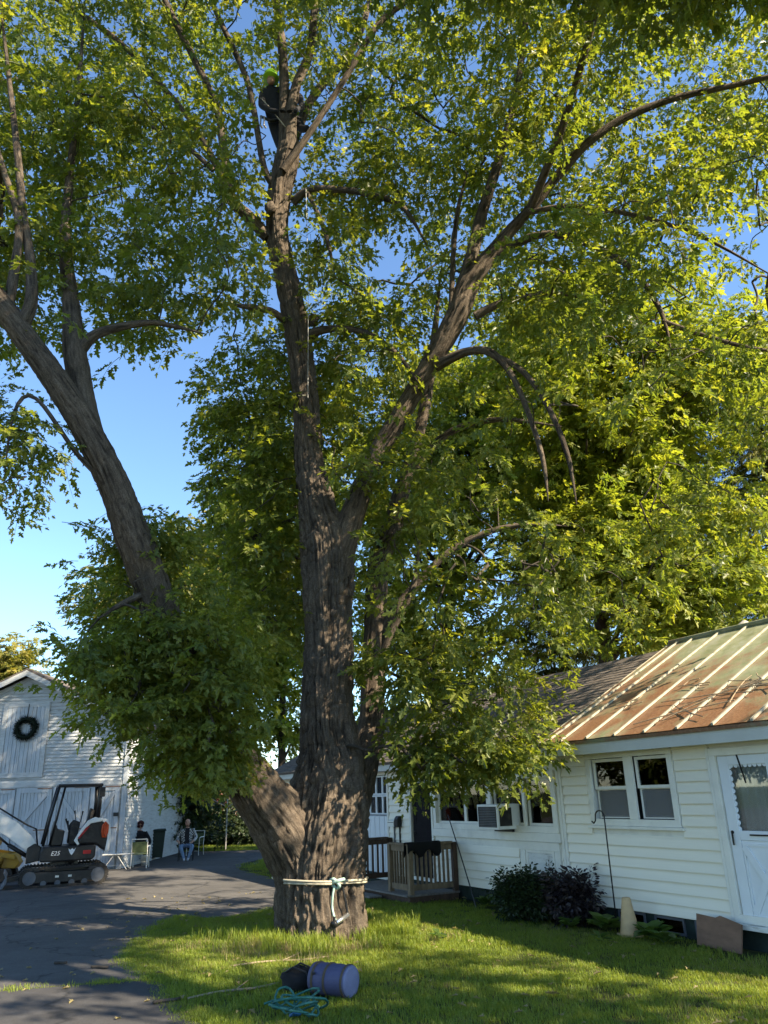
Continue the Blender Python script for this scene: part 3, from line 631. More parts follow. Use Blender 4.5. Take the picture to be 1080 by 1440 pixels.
# ------------------------------------------------------------------ mini excavator
a0, a1 = gnd(30,1251), gnd(145,1243); ea = math.atan2(a1.y-a0.y, a1.x-a0.x); ctr = (a0+a1)/2; ctr.z = .012
ex = thing('mini_excavator', 'white and black mini excavator with open canopy parked before the barn', 'excavator', ctr+Vector((-math.sin(ea)*.72, math.cos(ea)*.72, 0)), ea)
def track(y0):
    L_, r_ = .86, .235; P_ = []
    for i in range(13): a = R(90)+R(180)*i/12; P_.append((-L_+r_*math.cos(a), r_+r_*math.sin(a)))
    for i in range(13): a = R(-90)+R(180)*i/12; P_.append((L_+r_*math.cos(a), r_+.02+r_*1.05*math.sin(a)))
    n = len(P_); inn = [(x*.93, .235+(z-.235)*.78) for x, z in P_]; b = MB()
    b.add([(x,y0,z) for x,z in P_]+[(x,y0+.28,z) for x,z in P_]+[(x,y0,z) for x,z in inn]+[(x,y0+.28,z) for x,z in inn],
          [(i,(i+1)%n,n+(i+1)%n,n+i) for i in range(n)]+[(i,2*n+i,2*n+(i+1)%n,(i+1)%n) for i in range(n)]+[(n+i,n+(i+1)%n,3*n+(i+1)%n,3*n+i) for i in range(n)]+[(2*n+i,3*n+i,3*n+(i+1)%n,2*n+(i+1)%n) for i in range(n)])
    per = [P_[i] for i in range(n)]; tot = 0; k = 0
    for i in range(n):                                      # lugs round the belt
        p, q = Vector((*P_[i],0)), Vector((*P_[(i+1)%n],0)); L2 = (q-p).length; m = max(1, round(L2/.09))
        for j in range(m):
            c = p.lerp(q, (j+.5)/m); d = (q-p).normalized(); nrm = Vector((d.y,-d.x)) if False else Vector((-d.y,d.x,0))
            if (c+nrm*.1-Vector((0,.235,0))).length < (c-Vector((0,.235,0))).length: nrm = -nrm
            b.bar((c.x+nrm.x*.012, y0, c.y+nrm.y*.012), (c.x+nrm.x*.012, y0+.28, c.y+nrm.y*.012), .045, .03, (nrm.x,0,nrm.y))
    t = b.build('track', 'rubber', ex)
    MB().box((-.78,y0+.04,.10),(.72,y0+.24,.37)).build('track_frame', 'black_plastic', t, bevel=.02)
    for x, r2 in ((-.86,.17),(.86,.19)): MB().lathe([(r2,0),(r2,.05),(r2*.6,.055),(r2*.6,.19),(r2,.2),(r2,.24)], 18, Matrix.Translation((x,y0+.26,.235))@Matrix.Rotation(R(90),4,'X')).build('wheel', 'steel_grey', t)
    for x in (-.5,-.15,.2,.52): MB().lathe([(.075,0),(.075,.22)], 12, Matrix.Translation((x,y0+.25,.085))@Matrix.Rotation(R(90),4,'X')).build('roller', 'steel_grey', t)
    for x in (-.22,.10): MB().box((x,y0+.034,.22),(x+.09,y0+.0395,.27)).build('sticker', 'chair_white', t)
track(-.74); track(.46)
MB().box((-.5,-.5,.28),(.5,.5,.46)).lathe([(.36,.46),(.36,.58)], 24).build('undercarriage', 'black_plastic', ex)
bl_ = MB(); bl_.prism([(-1.52,.02),(-1.46,.02),(-1.38,.16),(-1.38,.30),(-1.44,.40),(-1.48,.40),(-1.43,.30),(-1.43,.17)], -.75, .75, 'y'); bl_ = bl_.build('dozer_blade', 'steel_grey', ex, bevel=.008)
for y in (-.35,.35): MB().bar((-1.40,y,.2),(-.6,y*.8,.34), .09, .10).build('blade_arm', 'black_plastic', bl_)
MB().prism([(-.64,.60),(.66,.60),(.74,.68),(.74,.98),(-.60,.98),(-.66,.86)], -.70, .66, 'y').build('body', 'black_plastic', ex, bevel=.04)
def arcbox(poly, y0, y1, nm, mt, bv=.04): return MB().prism(poly, y0, y1, 'y').build(nm, mt, ex, bevel=bv)
arcbox([(.22,.99),(.72,.99),(1.02,.78),(1.08,.95),(1.06,1.42),(.95,1.64),(.74,1.66),(.52,1.58),(.36,1.32)], -.60, .58, 'engine_hood', 'black_plastic', .05)
cw = arcbox([(.16,1.10),(.26,.98),(.32,1.0),(.25,1.12),(.42,1.38),(.56,1.52),(.84,1.56),(.88,1.64),(.66,1.68),(.48,1.60),(.30,1.36)], -.655, -.585, 'side_cowl', 'machine_white', .02)
arcbox([(.88,1.64),(.84,1.56),(.92,1.52),(1.02,1.12),(.98,.78),(1.10,.80),(1.12,1.1),(1.07,1.46),(.99,1.62)], -.655, .62, 'rear_cowl', 'machine_white', .03)
arcbox([(.25,1.16),(.29,1.14),(.47,1.36),(.54,1.46),(.44,1.42)], -.668, -.656, 'red_stripe', 'machine_red', .003)
og = MB(); og.tube([(.90,-.66,1.17),(.87,-.665,1.3),(.88,-.665,1.45),(.94,-.66,1.53),(1.0,-.655,1.46),(1.0,-.655,1.28),(.96,-.66,1.16)], .035, 8, True); og.build('orange_fairing', 'machine_orange', ex, smooth=True)
MB().box((.90,-.662,1.22),(.985,-.655,1.48)).build('rear_lamp', 'machine_orange', ex, bevel=.002)
MB().box((.42,-.712,.76),(.62,-.701,.85)).build('side_reflector', 'machine_red', ex)
def post(pts, r_, nm='canopy_post'): MB().tube(pts, r_, 8).build(nm, 'black_metal', ex, smooth=True)
for y in (-.60,.50):
    post([(-.60,y,1.0),(-.50,y,1.7),(-.34,y,2.52)], .038)
    post([(.72,y,2.50),(.74,y,2.1),(.73,y,1.62)], .055)
post([(-.44,-.50,1.0),(-.30,-.42,1.8),(-.18,-.38,2.50)], .03, 'canopy_brace')
MB().box((-.38,-.66,2.48),(.80,.56,2.56)).build('canopy_roof', 'black_plastic', ex, bevel=.03)
MB().box((.70,-.68,2.20),(.86,-.58,2.46)).build('rear_post_cover', 'black_plastic', ex, bevel=.02)
arcbox([(.12,1.0),(.50,1.0),(.52,1.2),(.14,1.22)], -.28, .22, 'seat', 'rubber', .03); arcbox([(.40,1.2),(.52,1.2),(.66,1.85),(.56,1.92)], -.25, .20, 'backrest', 'rubber', .03)
arcbox([(-.42,.98),(-.12,.98),(-.08,1.36),(-.26,1.40),(-.36,1.62),(-.42,1.30)], -.45, .35, 'front_console', 'black_plastic', .03)
for y in (-.44,.36): arcbox([(.04,1.0),(.22,1.0),(.30,1.55),(.16,1.62),(.06,1.5)], y-.07, y+.07, 'armrest_console', 'rubber', .03)
for p, q in (((.18,-.44,1.58),(.12,-.42,1.86)), ((.30,-.34,1.55),(.34,-.32,1.84)), ((.02,-.3,1.35),(-.08,-.28,1.66)), ((.06,-.1,1.35),(-.02,-.08,1.60))): MB().tube([p, Vector(p).lerp(Vector(q),.6), q], [.014,.014,.028], 8).build('control_lever', 'black_plastic', ex)
MB().prism([(-.98,.55),(-.62,.62),(-.62,.96),(-.80,1.06),(-.98,.95)], -.16, .12, 'y').build('swing_bracket', 'black_plastic', ex, bevel=.03)
MB().prism([(-.90,.80),(-.76,.94),(-.80,1.16),(-1.30,1.62),(-2.0,2.02),(-2.7,2.16),(-2.74,1.98),(-2.1,1.66),(-1.4,1.18)], -.12, .08, 'y').build('boom', 'machine_white', ex, bevel=.02)
MB().tube([(-.92,-.02,.72),(-1.45,-.02,1.05)], .055, 10).tube([(-1.45,-.02,1.05),(-1.9,-.02,1.42)], .03, 10).build('boom_cylinder', 'black_metal', ex, smooth=True)
for k in range(3): MB().tube([(-.72,-.1+.07*k,.98),(-.80,-.1+.07*k,1.42),(-1.02,-.1+.07*k,1.52),(-1.32,-.1+.07*k,1.70),(-1.9,-.1+.07*k,2.06)], .024, 6).build('hydraulic_hose', 'black_metal', ex, smooth=True)
MB().prism([(-2.62,2.2),(-2.8,2.16),(-3.1,1.2),(-3.02,.75),(-2.92,.75),(-2.88,1.2)], -.09, .05, 'y').build('stick', 'machine_white', ex, bevel=.015)
MB().prism([(-3.1,.8),(-2.86,.85),(-2.6,.6),(-2.55,.25),(-2.7,.02),(-3.0,.05),(-2.78,.3)], -.28, .24, 'y').build('bucket', 'steel_grey', ex, bevel=.01)
# lettering: E25 and a small crest
def text(s_, size, loc, parent, mat, rx=R(90), name='lettering'):
    cu_ = bpy.data.curves.new(name, 'FONT'); cu_.body = s_; cu_.size = size; cu_.extrude = .002; cu_.align_x = 'CENTER'; cu_.shear = .25
    t = bpy.data.objects.new('tmp', cu_); COL.objects.link(t); dg = bpy.context.evaluated_depsgraph_get(); me = bpy.data.meshes.new_from_object(t.evaluated_get(dg))
    bpy.data.objects.remove(t); me.materials.clear(); me.materials.append(MATS[mat]); o = bpy.data.objects.new(name, me); COL.objects.link(o); o.parent = parent; o.location = loc; o.rotation_euler = (rx,0,0); return o
text('E25', .15, (-.28,-.703,.76), ex, 'decal_white')
MB().prism([(-.10,.92),(-.05,.88),(0,.92),(.04,.88),(.09,.93),(.06,.85),(.02,.78),(-.01,.75),(-.04,.78),(-.08,.85)], -.706, -.702, 'y').build('crest_decal', 'decal_white', ex).location.x = .14

# yellow machine behind the excavator, mostly out of frame
yl = thing('yellow_tracked_loader', 'muddy yellow tracked machine beside the barn, behind the excavator boom', 'loader', at(-6,1240,24.6)*Vector((1,1,0)) if False else Vector((-11.9,24.4,.012)), R(12))
for y in (-.45,.35):
    b = MB(); b.prism([(-1.0,.0),(.75,.0),(.92,.16),(.85,.36),(-1.0,.40),(-1.15,.2)], y-.12, y+.12, 'y'); b.build('track', 'rubber', yl, bevel=.04)
MB().prism([(-1.0,.42),(.55,.40),(.62,.62),(.2,.86),(-1.0,1.0)], -.5, .4, 'y').build('body', 'machine_yellow', yl, bevel=.04)
MB().prism([(.55,.36),(.95,.34),(1.05,.50),(.9,.74),(.58,.70)], -.3, .2, 'y').build('front_hitch', 'machine_yellow', yl, bevel=.03)
for y in (-.5,.36): MB().bar((-.9,y,1.0),(.95,y,.66), .07, .12).build('lift_arm', 'machine_yellow', yl, bevel=.01)
MB().lathe([(.06,0),(.06,.05)], 14, Matrix.Translation((.45,-.5,.9))@Matrix.Rotation(R(90),4,'X')).build('work_lamp', 'bright_steel', yl)
MB().prism([(-.2,.98),(.3,.82),(.42,1.1),(.1,1.24),(-.2,1.2)], -.35, .25, 'y').build('engine_cover', 'machine_yellow', yl, bevel=.03)

# ------------------------------------------------------------------ garden furniture
def chair(name, label, cat, loc, rz, mf, mw, arms=True, rails=True):
    c = thing(name, label, cat, loc, rz); w = .25
    for s in (-1,1):
        MB().tube([(s*w,.25,0),(s*w,.24,.42)], .015, 8).build('leg', mf, c); MB().tube([(s*w,-.25,0),(s*w,-.20,.42),(s*w*.97,-.30,.88)], .015, 8).build('leg', mf, c)
        if arms: MB().tube([(s*w,.24,.42),(s*(w+.02),.24,.64),(s*(w+.02),.15,.66),(s*w,-.24,.66)], .015, 8).build('armrest', mf, c)
    MB().tube([(-w*.97,-.30,.88),(w*.97,-.30,.88)], .015, 8).build('top_rail', mf, c); MB().tube([(-w,.25,.16),(w,.25,.16)], .010, 6).build('stretcher', mf, c)
    MB().box((-w,-.22,.415),(w,.25,.435)).build('seat', mw, c, bevel=.008)
    MB().bar((0,-.215,.47),(0,-.285,.80), .46, .012, (0,1,0)).build('backrest', mw, c)
    return c
chair('lawn_chair', 'white tubular lawn chair with green webbing seen from behind', 'chair', gnd(196,1221)+Vector((0,0,.012)), R(8), 'chair_white', 'chair_web')
chair('lawn_chair', 'empty white framed lawn chair in the shade behind the plaid shirt sitter', 'chair', gnd(274,1203)+Vector((0,0,.012)), R(170), 'chair_white', 'chair_web')
chair('camping_chair', 'black camping chair carrying the sitter in plaid shirt and jeans', 'chair', gnd(260,1211)+Vector((0,.1,.012)), R(190), 'chair_dark', 'chair_dark')
chair('folding_chair', 'grey mesh folding chair beside the low white table', 'chair', gnd(158,1214)+Vector((0,0,.012)), R(200), 'steel_grey', 'chair_dark')
chair('folding_chair', 'dark chair carrying the red haired person by the barn', 'chair', gnd(184,1219)+Vector((0,.85,.012)), R(5), 'black_metal', 'chair_dark', arms=False)
tb = thing('low_table', 'low white garden table with crossed metal legs beside the barn', 'table', gnd(163,1223)+Vector((0,0,.012)), R(5))
MB().box((-.42,-.25,.44),(.42,.25,.47)).build('tabletop', 'chair_white', tb, bevel=.008)
for s in (-1,1):
    for y in (-.2,.2): MB().tube([(s*.05,y,.44),(s*.38,y*1.1,0)], .013, 8).build('leg', 'chair_white', tb)
MB().tube([(-.3,0,.12),(.3,0,.12)], .01, 6).build('stretcher', 'chair_white', tb)
bp = thing('wheeled_bin', 'dark green wheeled bin against the sunlit barn side wall', 'bin', gnd(212,1211)+Vector((0,.6,.012)), R(15))
MB().prism([(-.24,.10),(.24,.06),(.30,.98),(-.30,.98)], -.28, .28, 'y').build('body', 'bin_green', bp, bevel=.03); MB().prism([(-.33,.985),(.34,.985),(.30,1.06),(-.28,1.05)], -.32, .32, 'y').build('lid', 'bin_green', bp, bevel=.02)
for y in (-.24,.24): MB().lathe([(.10,0),(.10,.05)], 14, Matrix.Translation((-.2,y+.025,.10))@Matrix.Rotation(R(90),4,'X')).build('wheel', 'rubber', bp)
bc = MB(); bc.lathe([(.12,0),(.15,.30),(.155,.31)], 16); o = bc.build('white_bucket', 'chair_white', None, smooth=True); o.location = gnd(196,1219)+Vector((.05,.45,.012)); tag(o, 'white plastic bucket under the webbed lawn chair', 'bucket')
tp = MB(); rd = random.Random(3); V = []; F = []
for i in range(9):
    for j in range(9):
        x, y = -1+i*.25, -1+j*.25; V.append((x*.7, y*.4, max(0, .35*(1-max(abs(x),abs(y))**2))+rd.uniform(0,.05)))
for i in range(8):
    for j in range(8): F.append((i*9+j, (i+1)*9+j, (i+1)*9+j+1, i*9+j+1))
o = tp.add(V, F).build('blue_tarp', 'tarp_blue', None, smooth=True); o.location = gnd(236,1196)+Vector((0,0,.0)); tag(o, 'crumpled blue tarp heaped in the shade by the barn corner', 'tarp')
cline = thing('rotary_clothesline', 'rotary clothesline with spread arms behind the driveway end', 'clothesline', gnd(317,1196)*1.0)
cl_h = 1.75; MB().tube([(0,0,0),(0,0,cl_h)], .03, 8).build('pole', 'vent_grey', cline)
tips = []
for k in range(4):
    a = R(10+90*k); tp_ = Vector((math.cos(a)*1.7, math.sin(a)*1.7, cl_h+.85)); tips.append(tp_); MB().tube([(0,0,cl_h-.02),tp_], .022, 8).build('arm', 'vent_grey', cline)
for f_ in (1,.75,.5):
    ln = MB(); q = [Vector((0,0,cl_h)).lerp(t, f_) for t in tips]
    ln.tube(q, .006, 4, True); ln.build('line', 'chair_white', cline)

# ------------------------------------------------------------------ people
def skinned(name, verts, edges, parent=None, mats=('skin',), pick=None, sub=2):
    me = bpy.data.meshes.new(name); me.from_pydata([v[0] for v in verts], edges, []); o = bpy.data.objects.new(name, me); COL.objects.link(o)
    sk = o.modifiers.new('skin','SKIN'); sk.use_smooth_shade = True
    for i, v in enumerate(verts):
        d = me.skin_vertices[0].data[i]; r_ = v[1]; d.radius = r_ if isinstance(r_, tuple) else (r_, r_); d.use_root = (i == 0)
    ss = o.modifiers.new('sub','SUBSURF'); ss.levels = sub; ss.render_levels = sub
    dg = bpy.context.evaluated_depsgraph_get(); m2 = bpy.data.meshes.new_from_object(o.evaluated_get(dg)); bpy.data.objects.remove(o)
    for m in mats: m2.materials.append(MATS[m])
    o = bpy.data.objects.new(name, m2); COL.objects.link(o)
    if pick:
        for p in m2.polygons: p.material_index = pick(p.center)
    for p in m2.polygons: p.use_smooth = True
    return par(o, parent)
def head(parent, c, yaw, hair, hairmat, tilt=0):
    M_ = Matrix.Translation(c)@Matrix.Rotation(yaw,4,'Z')@Matrix.Rotation(tilt,4,'X')       # face looks along local -y
    b = MB(); b.lathe([(.02,-.12),(.055,-.11),(.075,-.06),(.082,.0),(.083,.05),(.07,.09),(.04,.115),(.01,.122)], 16, M_@Matrix.Scale(1.15,4,(0,1,0)))
    b.add([M_@Vector(p) for p in ((-.014,-.088,.01),(.014,-.088,.01),(0,-.092,.04),(0,-.118,.0),(0,-.09,-.012))], [(0,3,2),(3,1,2),(0,4,3),(4,1,3)])
    for s in (-1,1): b.lathe([(.008,0),(.028,.006),(.02,.02)], 8, M_@Matrix.Translation((s*.078,.01,0))@Matrix.Rotation(R(90*s),4,'Y'))
    h = b.build('head', 'skin', parent, smooth=True)
    for s in (-1,1): MB().lathe([(.001,0),(.011,.004),(.001,.008)], 8, M_@Matrix.Translation((s*.032,-.085,.012))@Matrix.Rotation(R(90),4,'X')).build('eye', 'black_metal', h)
    MB().box((-.025,-.093,-.052),(.025,-.082,-.044), M_).build('mouth', 'machine_red', h)
    if hair: MB().lathe([(.02,-.02*0-.04),(.090,-.03),(.096,.03),(.088,.08),(.055,.12),(.01,.135)] if hair == 'full' else [(.086,-.035),(.088,.0),(.080,.02)], 16, M_@Matrix.Translation((0,.022,.0))@Matrix.Scale(1.15,4,(0,1,0))).build('hair', hairmat, h, smooth=True)
    return h
def fingers(c, d, n_, parent_list, edges, start):
    pass
# seated person in plaid shirt: local -y faces the camera side
sp = gnd(260,1211)+Vector((0,.1,.012))
pe = thing('person', 'person in black and white plaid shirt and jeans sitting in camping chair', 'person', sp, R(10))
bd_v = [((0,.10,.50),(.20,.15)), ((0,.14,.68),(.21,.16)), ((0,.17,.92),(.22,.13)), ((0,.15,1.06),(.10,.07)), ((0,.12,1.14),.052),
  ((.10,.02,.48),(.085,.085)), ((.22,-.32,.50),.080), ((.17,-.36,.28),.064), ((.10,-.40,.07),.042), ((.10,-.55,.04),.040),
  ((-.10,.02,.48),(.085,.085)), ((-.18,-.34,.50),.080), ((-.10,-.44,.28),.064), ((-.02,-.52,.07),.042), ((-.02,-.66,.05),.040),
  ((.21,.15,1.0),.075), ((.34,.06,.76),.06), ((.27,-.16,.66),.048), ((.22,-.24,.645),.034),
  ((-.21,.15,1.0),.075), ((-.34,.06,.76),.06), ((-.31,-.18,.67),.048), ((-.27,-.26,.655),.034)]
bd_e = [(0,1),(1,2),(2,3),(3,4),(0,5),(5,6),(6,7),(7,8),(8,9),(0,10),(10,11),(11,12),(12,13),(13,14),(2,15),(15,16),(16,17),(17,18),(2,19),(19,20),(20,21),(21,22)]
def pk(c):
    if c.z < .11 and c.y < -.3: return 3
    if c.z < .56 and not (abs(c.x) > .17 and c.z > .58): return 2
    if c.z > 1.09 or c.y < -.2: return 0
    return 4 if abs(c.x) < .10 and c.y < .12 else 1
def hand(parent, c, d, side, mat='skin'):
    d = Vector(d).normalized(); s_ = d.cross(Vector((0,0,1))).normalized(); dn = Vector((0,0,-1))
    vs = [(c-d*.02,.024),(c+d*.05,(.036,.018))]; es = [(0,1)]
    for k in range(4):
        o_ = (k-1.5)*.02; L_ = (.065,.08,.075,.055)[k]; b_ = c+d*.055+s_*o_
        i = len(vs); vs += [(b_,.0095),(b_+d*L_*.55+dn*.01,.009),(b_+d*L_*.9+dn*.04,.008)]; es += [(1,i),(i,i+1),(i+1,i+2)]
    i = len(vs); vs += [(c+d*.015+s_*(.035*side),.011),(c+d*.05+s_*(.055*side)+dn*.015,.009)]; es += [(0,i),(i,i+1)]
    return skinned('hand', vs, es, parent, (mat,), None, 1)
bo = skinned('body', bd_v, bd_e, pe, ('skin','plaid','denim','shoe_grey','shirt_dark'), pk)
hand(pe, Vector((.22,-.25,.645)), (-.2,-1,-.15), -1); hand(pe, Vector((-.26,-.27,.655)), (.2,-1,-.15), 1)
head(pe, Vector((0,.09,1.27)), R(-12), 'rim', 'hair_grey', R(-6))
# red haired person, back to the camera
p2 = thing('person', 'person with dark red hair and black top sitting with back turned', 'person', gnd(184,1219)+Vector((0,.85,.012)), R(185))
skinned('body', bd_v, bd_e, p2, ('skin','shirt_dark','shirt_dark','shoe','shirt_dark'), pk)
hand(p2, Vector((.22,-.25,.645)), (-.2,-1,-.15), -1); hand(p2, Vector((-.26,-.27,.655)), (.2,-1,-.15), 1)
h2 = head(p2, Vector((0,.09,1.27)), R(8), None, None)
hm = MB(); rd = random.Random(8)
for i in range(26):
    a, b = rd.uniform(0,6.28), rd.uniform(-.6,1.5); hm.lathe([(.01,-.05),(.045,-.03),(.055,0),(.045,.03),(.01,.05)], 7, Matrix.Translation(Vector((math.cos(a)*math.cos(b)*.085, .13+math.sin(a)*math.cos(b)*.07, 1.28+math.sin(b)*.10))))
hm.build('hair', 'hair_red', h2, smooth=True)

# ------------------------------------------------------------------ small things on the lawn
bag = thing('drum_bag', 'violet drum shaped rope bag with brown straps lying on the lawn', 'bag', gnd(466,1408)+Vector((0,.18,.165)), R(-32)); bag.scale = (.80,.80,.80)
RM = Matrix.Rotation(R(90),4,'Y')@Matrix.Rotation(0,4,'Z')
b = MB(); pr = [(.02,-.30),(.17,-.30),(.197,-.285),(.192,-.2),(.200,-.1),(.194,0),(.2,.1),(.193,.2),(.2,.285),(.19,.30)]; b.lathe(pr, 28, RM)
o = b.build('body', 'bag_violet', bag, smooth=True); MB().lathe([(.193,.296),(.19,.315),(.15,.325),(.02,.328)], 28, RM).build('end_panel', 'bag_violet_sunlit', bag, smooth=True)
for x in (-.22,-.02,.27): MB().lathe([(.199,x-.018),(.208,x-.012),(.208,x+.012),(.199,x+.018)], 28, RM).build('strap', 'bag_strap', bag, smooth=True)
MB().tube([(-.18,-.185,.09),(-.17,-.215,.11),(-.14,-.21,.10)], .016, 6).build('buckle', 'black_plastic', bag)
rd = random.Random(12); V = []; F = []; b = MB()
bb = thing('black_backpack', 'limp black backpack lying against the violet drum bag', 'backpack', gnd(418,1403)+Vector((0,.22,.0)), R(-15)); bb.scale = (.72,.72,.75)
for i in range(13):
    th_ = math.pi*i/12
    for j in range(20):
        ph = 2*math.pi*j/20; n_ = 1+.10*math.sin(3*ph+i)+.07*math.sin(5*ph-2*i); V.append((.30*math.sin(th_)*math.cos(ph)*n_, .20*math.sin(th_)*math.sin(ph)*n_, max(.0, .15+.19*math.cos(th_)*n_)))
for i in range(12):
    for j in range(20): F.append((i*20+j, i*20+(j+1)%20, (i+1)*20+(j+1)%20, (i+1)*20+j))
b.add(V, F).build('body', 'black_cloth', bb, smooth=True)
for s in (-1,1): MB().tube([(-.2,s*.1,.28),(-.05,s*.16,.36),(.15,s*.14,.30),(.24,s*.12,.12)], .014, 6).build('strap', 'black_plastic', bb, smooth=True)
ro = MB(); rd = random.Random(21)
tr_c = gnd(408,1430)
P_ = []
for i in range(150):
    t = i/149; a = t*34+rd.uniform(-.2,.2); r_ = .05+.16*abs(math.sin(t*5.1)); P_.append(tr_c+Vector((math.cos(a)*r_*1.3-.05+.18*math.sin(t*3), math.sin(a)*r_*.9+.1*math.cos(t*4), .03+.20*abs(math.sin(a*.5+t*7))*(1-.5*t))))
def smoothp(P, k=4):
    P = [Vector(p) for p in P]; out = []
    for i in range(len(P)-1):
        p0, p1, p2, p3 = P[max(i-1,0)], P[i], P[i+1], P[min(i+2,len(P)-1)]
        for j in range(k):
            t = j/k; out.append(.5*((2*p1)+(p2-p0)*t+(2*p0-5*p1+4*p2-p3)*t*t+(3*p1-p0-3*p2+p3)*t**3))
    return out+[P[-1]]
ro.tube(smoothp(P_,2), .012, 6); o = ro.build('rope_heap', 'rope_teal', None, smooth=True); tag(o, 'tangled heap of teal climbing rope on the grass', 'rope')
cb = MB(); cb.tube([tr_c+Vector(p) for p in ((.02,-.16,.05),(.06,-.2,.08),(.12,-.18,.07),(.10,-.13,.05))], .016, 8, True); tag(cb.build('carabiner', 'clip_blue', None, smooth=True), 'blue carabiner lying in the teal rope heap', 'carabiner')
# cone, board, hook, leaning pole by the house wall
cn = thing('traffic_cone', 'faded tan traffic cone standing in the flower bed by the house', 'cone', hw(1.62,.42,0))
MB().lathe([(.145,.02),(.14,.05),(.062,.50),(.056,.51)], 20).build('cone_body', 'cone_tan', cn, smooth=True); MB().box((-.16,-.16,0),(.16,.16,.025)).build('base', 'cone_tan', cn, bevel=.01)
o = MB().prism([(-.34,0),(.36,.02),(.37,.40),(.05,.38),(-.02,.41),(-.36,.34)], -.012, .012, 'y').build('plywood_board', 'board_brown'); o.location = hw(.14,.30,0); o.rotation_euler = (R(12),0,R(90)+HA); tag(o, 'brown plywood board leaning against the house foundation', 'board')
c = hw(1.90,.40,0); hk = [c, c+Vector((0,0,1.3))]+[c+Vector((0,0,1.62))+HD*(.10-.10*math.cos(a))+Vector((0,0,.09*math.sin(a))) for a in [i*math.pi/8 for i in range(8)]]+[c+HD*.21+Vector((0,0,1.56)), c+HD*.25+Vector((0,0,1.52)), c+HD*.29+Vector((0,0,1.55))]
sh_ = thing('shepherd_hook', 'black shepherd hook plant hanger standing before the double window', 'plant hanger', c)
MB().tube(hk, .011, 8).build('rod', 'black_metal', sh_, smooth=True, world=True)
MB().tube([c+HD*-.0+Vector((0,0,.22)), c+HD*.14+Vector((0,0,.18)), c+HD*.14], .009, 6).build('ground_prong', 'black_metal', sh_, world=True)
lp0, lp1 = hw(5.55,.45,0), hw(7.0,.06,1.60)
o = MB().tube([lp0, lp0.lerp(lp1,.5)+Vector((0,0,.02)), lp1], .013, 6).build('leaning_pole', 'black_metal', None); tag(o, 'thin black pole leaning against the picture window by the porch', 'pole')
o = MB().tube([hw(2.35,.35,0), hw(2.52,.28,.55)], .010, 6).build('garden_stake', 'black_metal', None); tag(o, 'short dark garden stake slanting beside the purple shrub', 'stake')

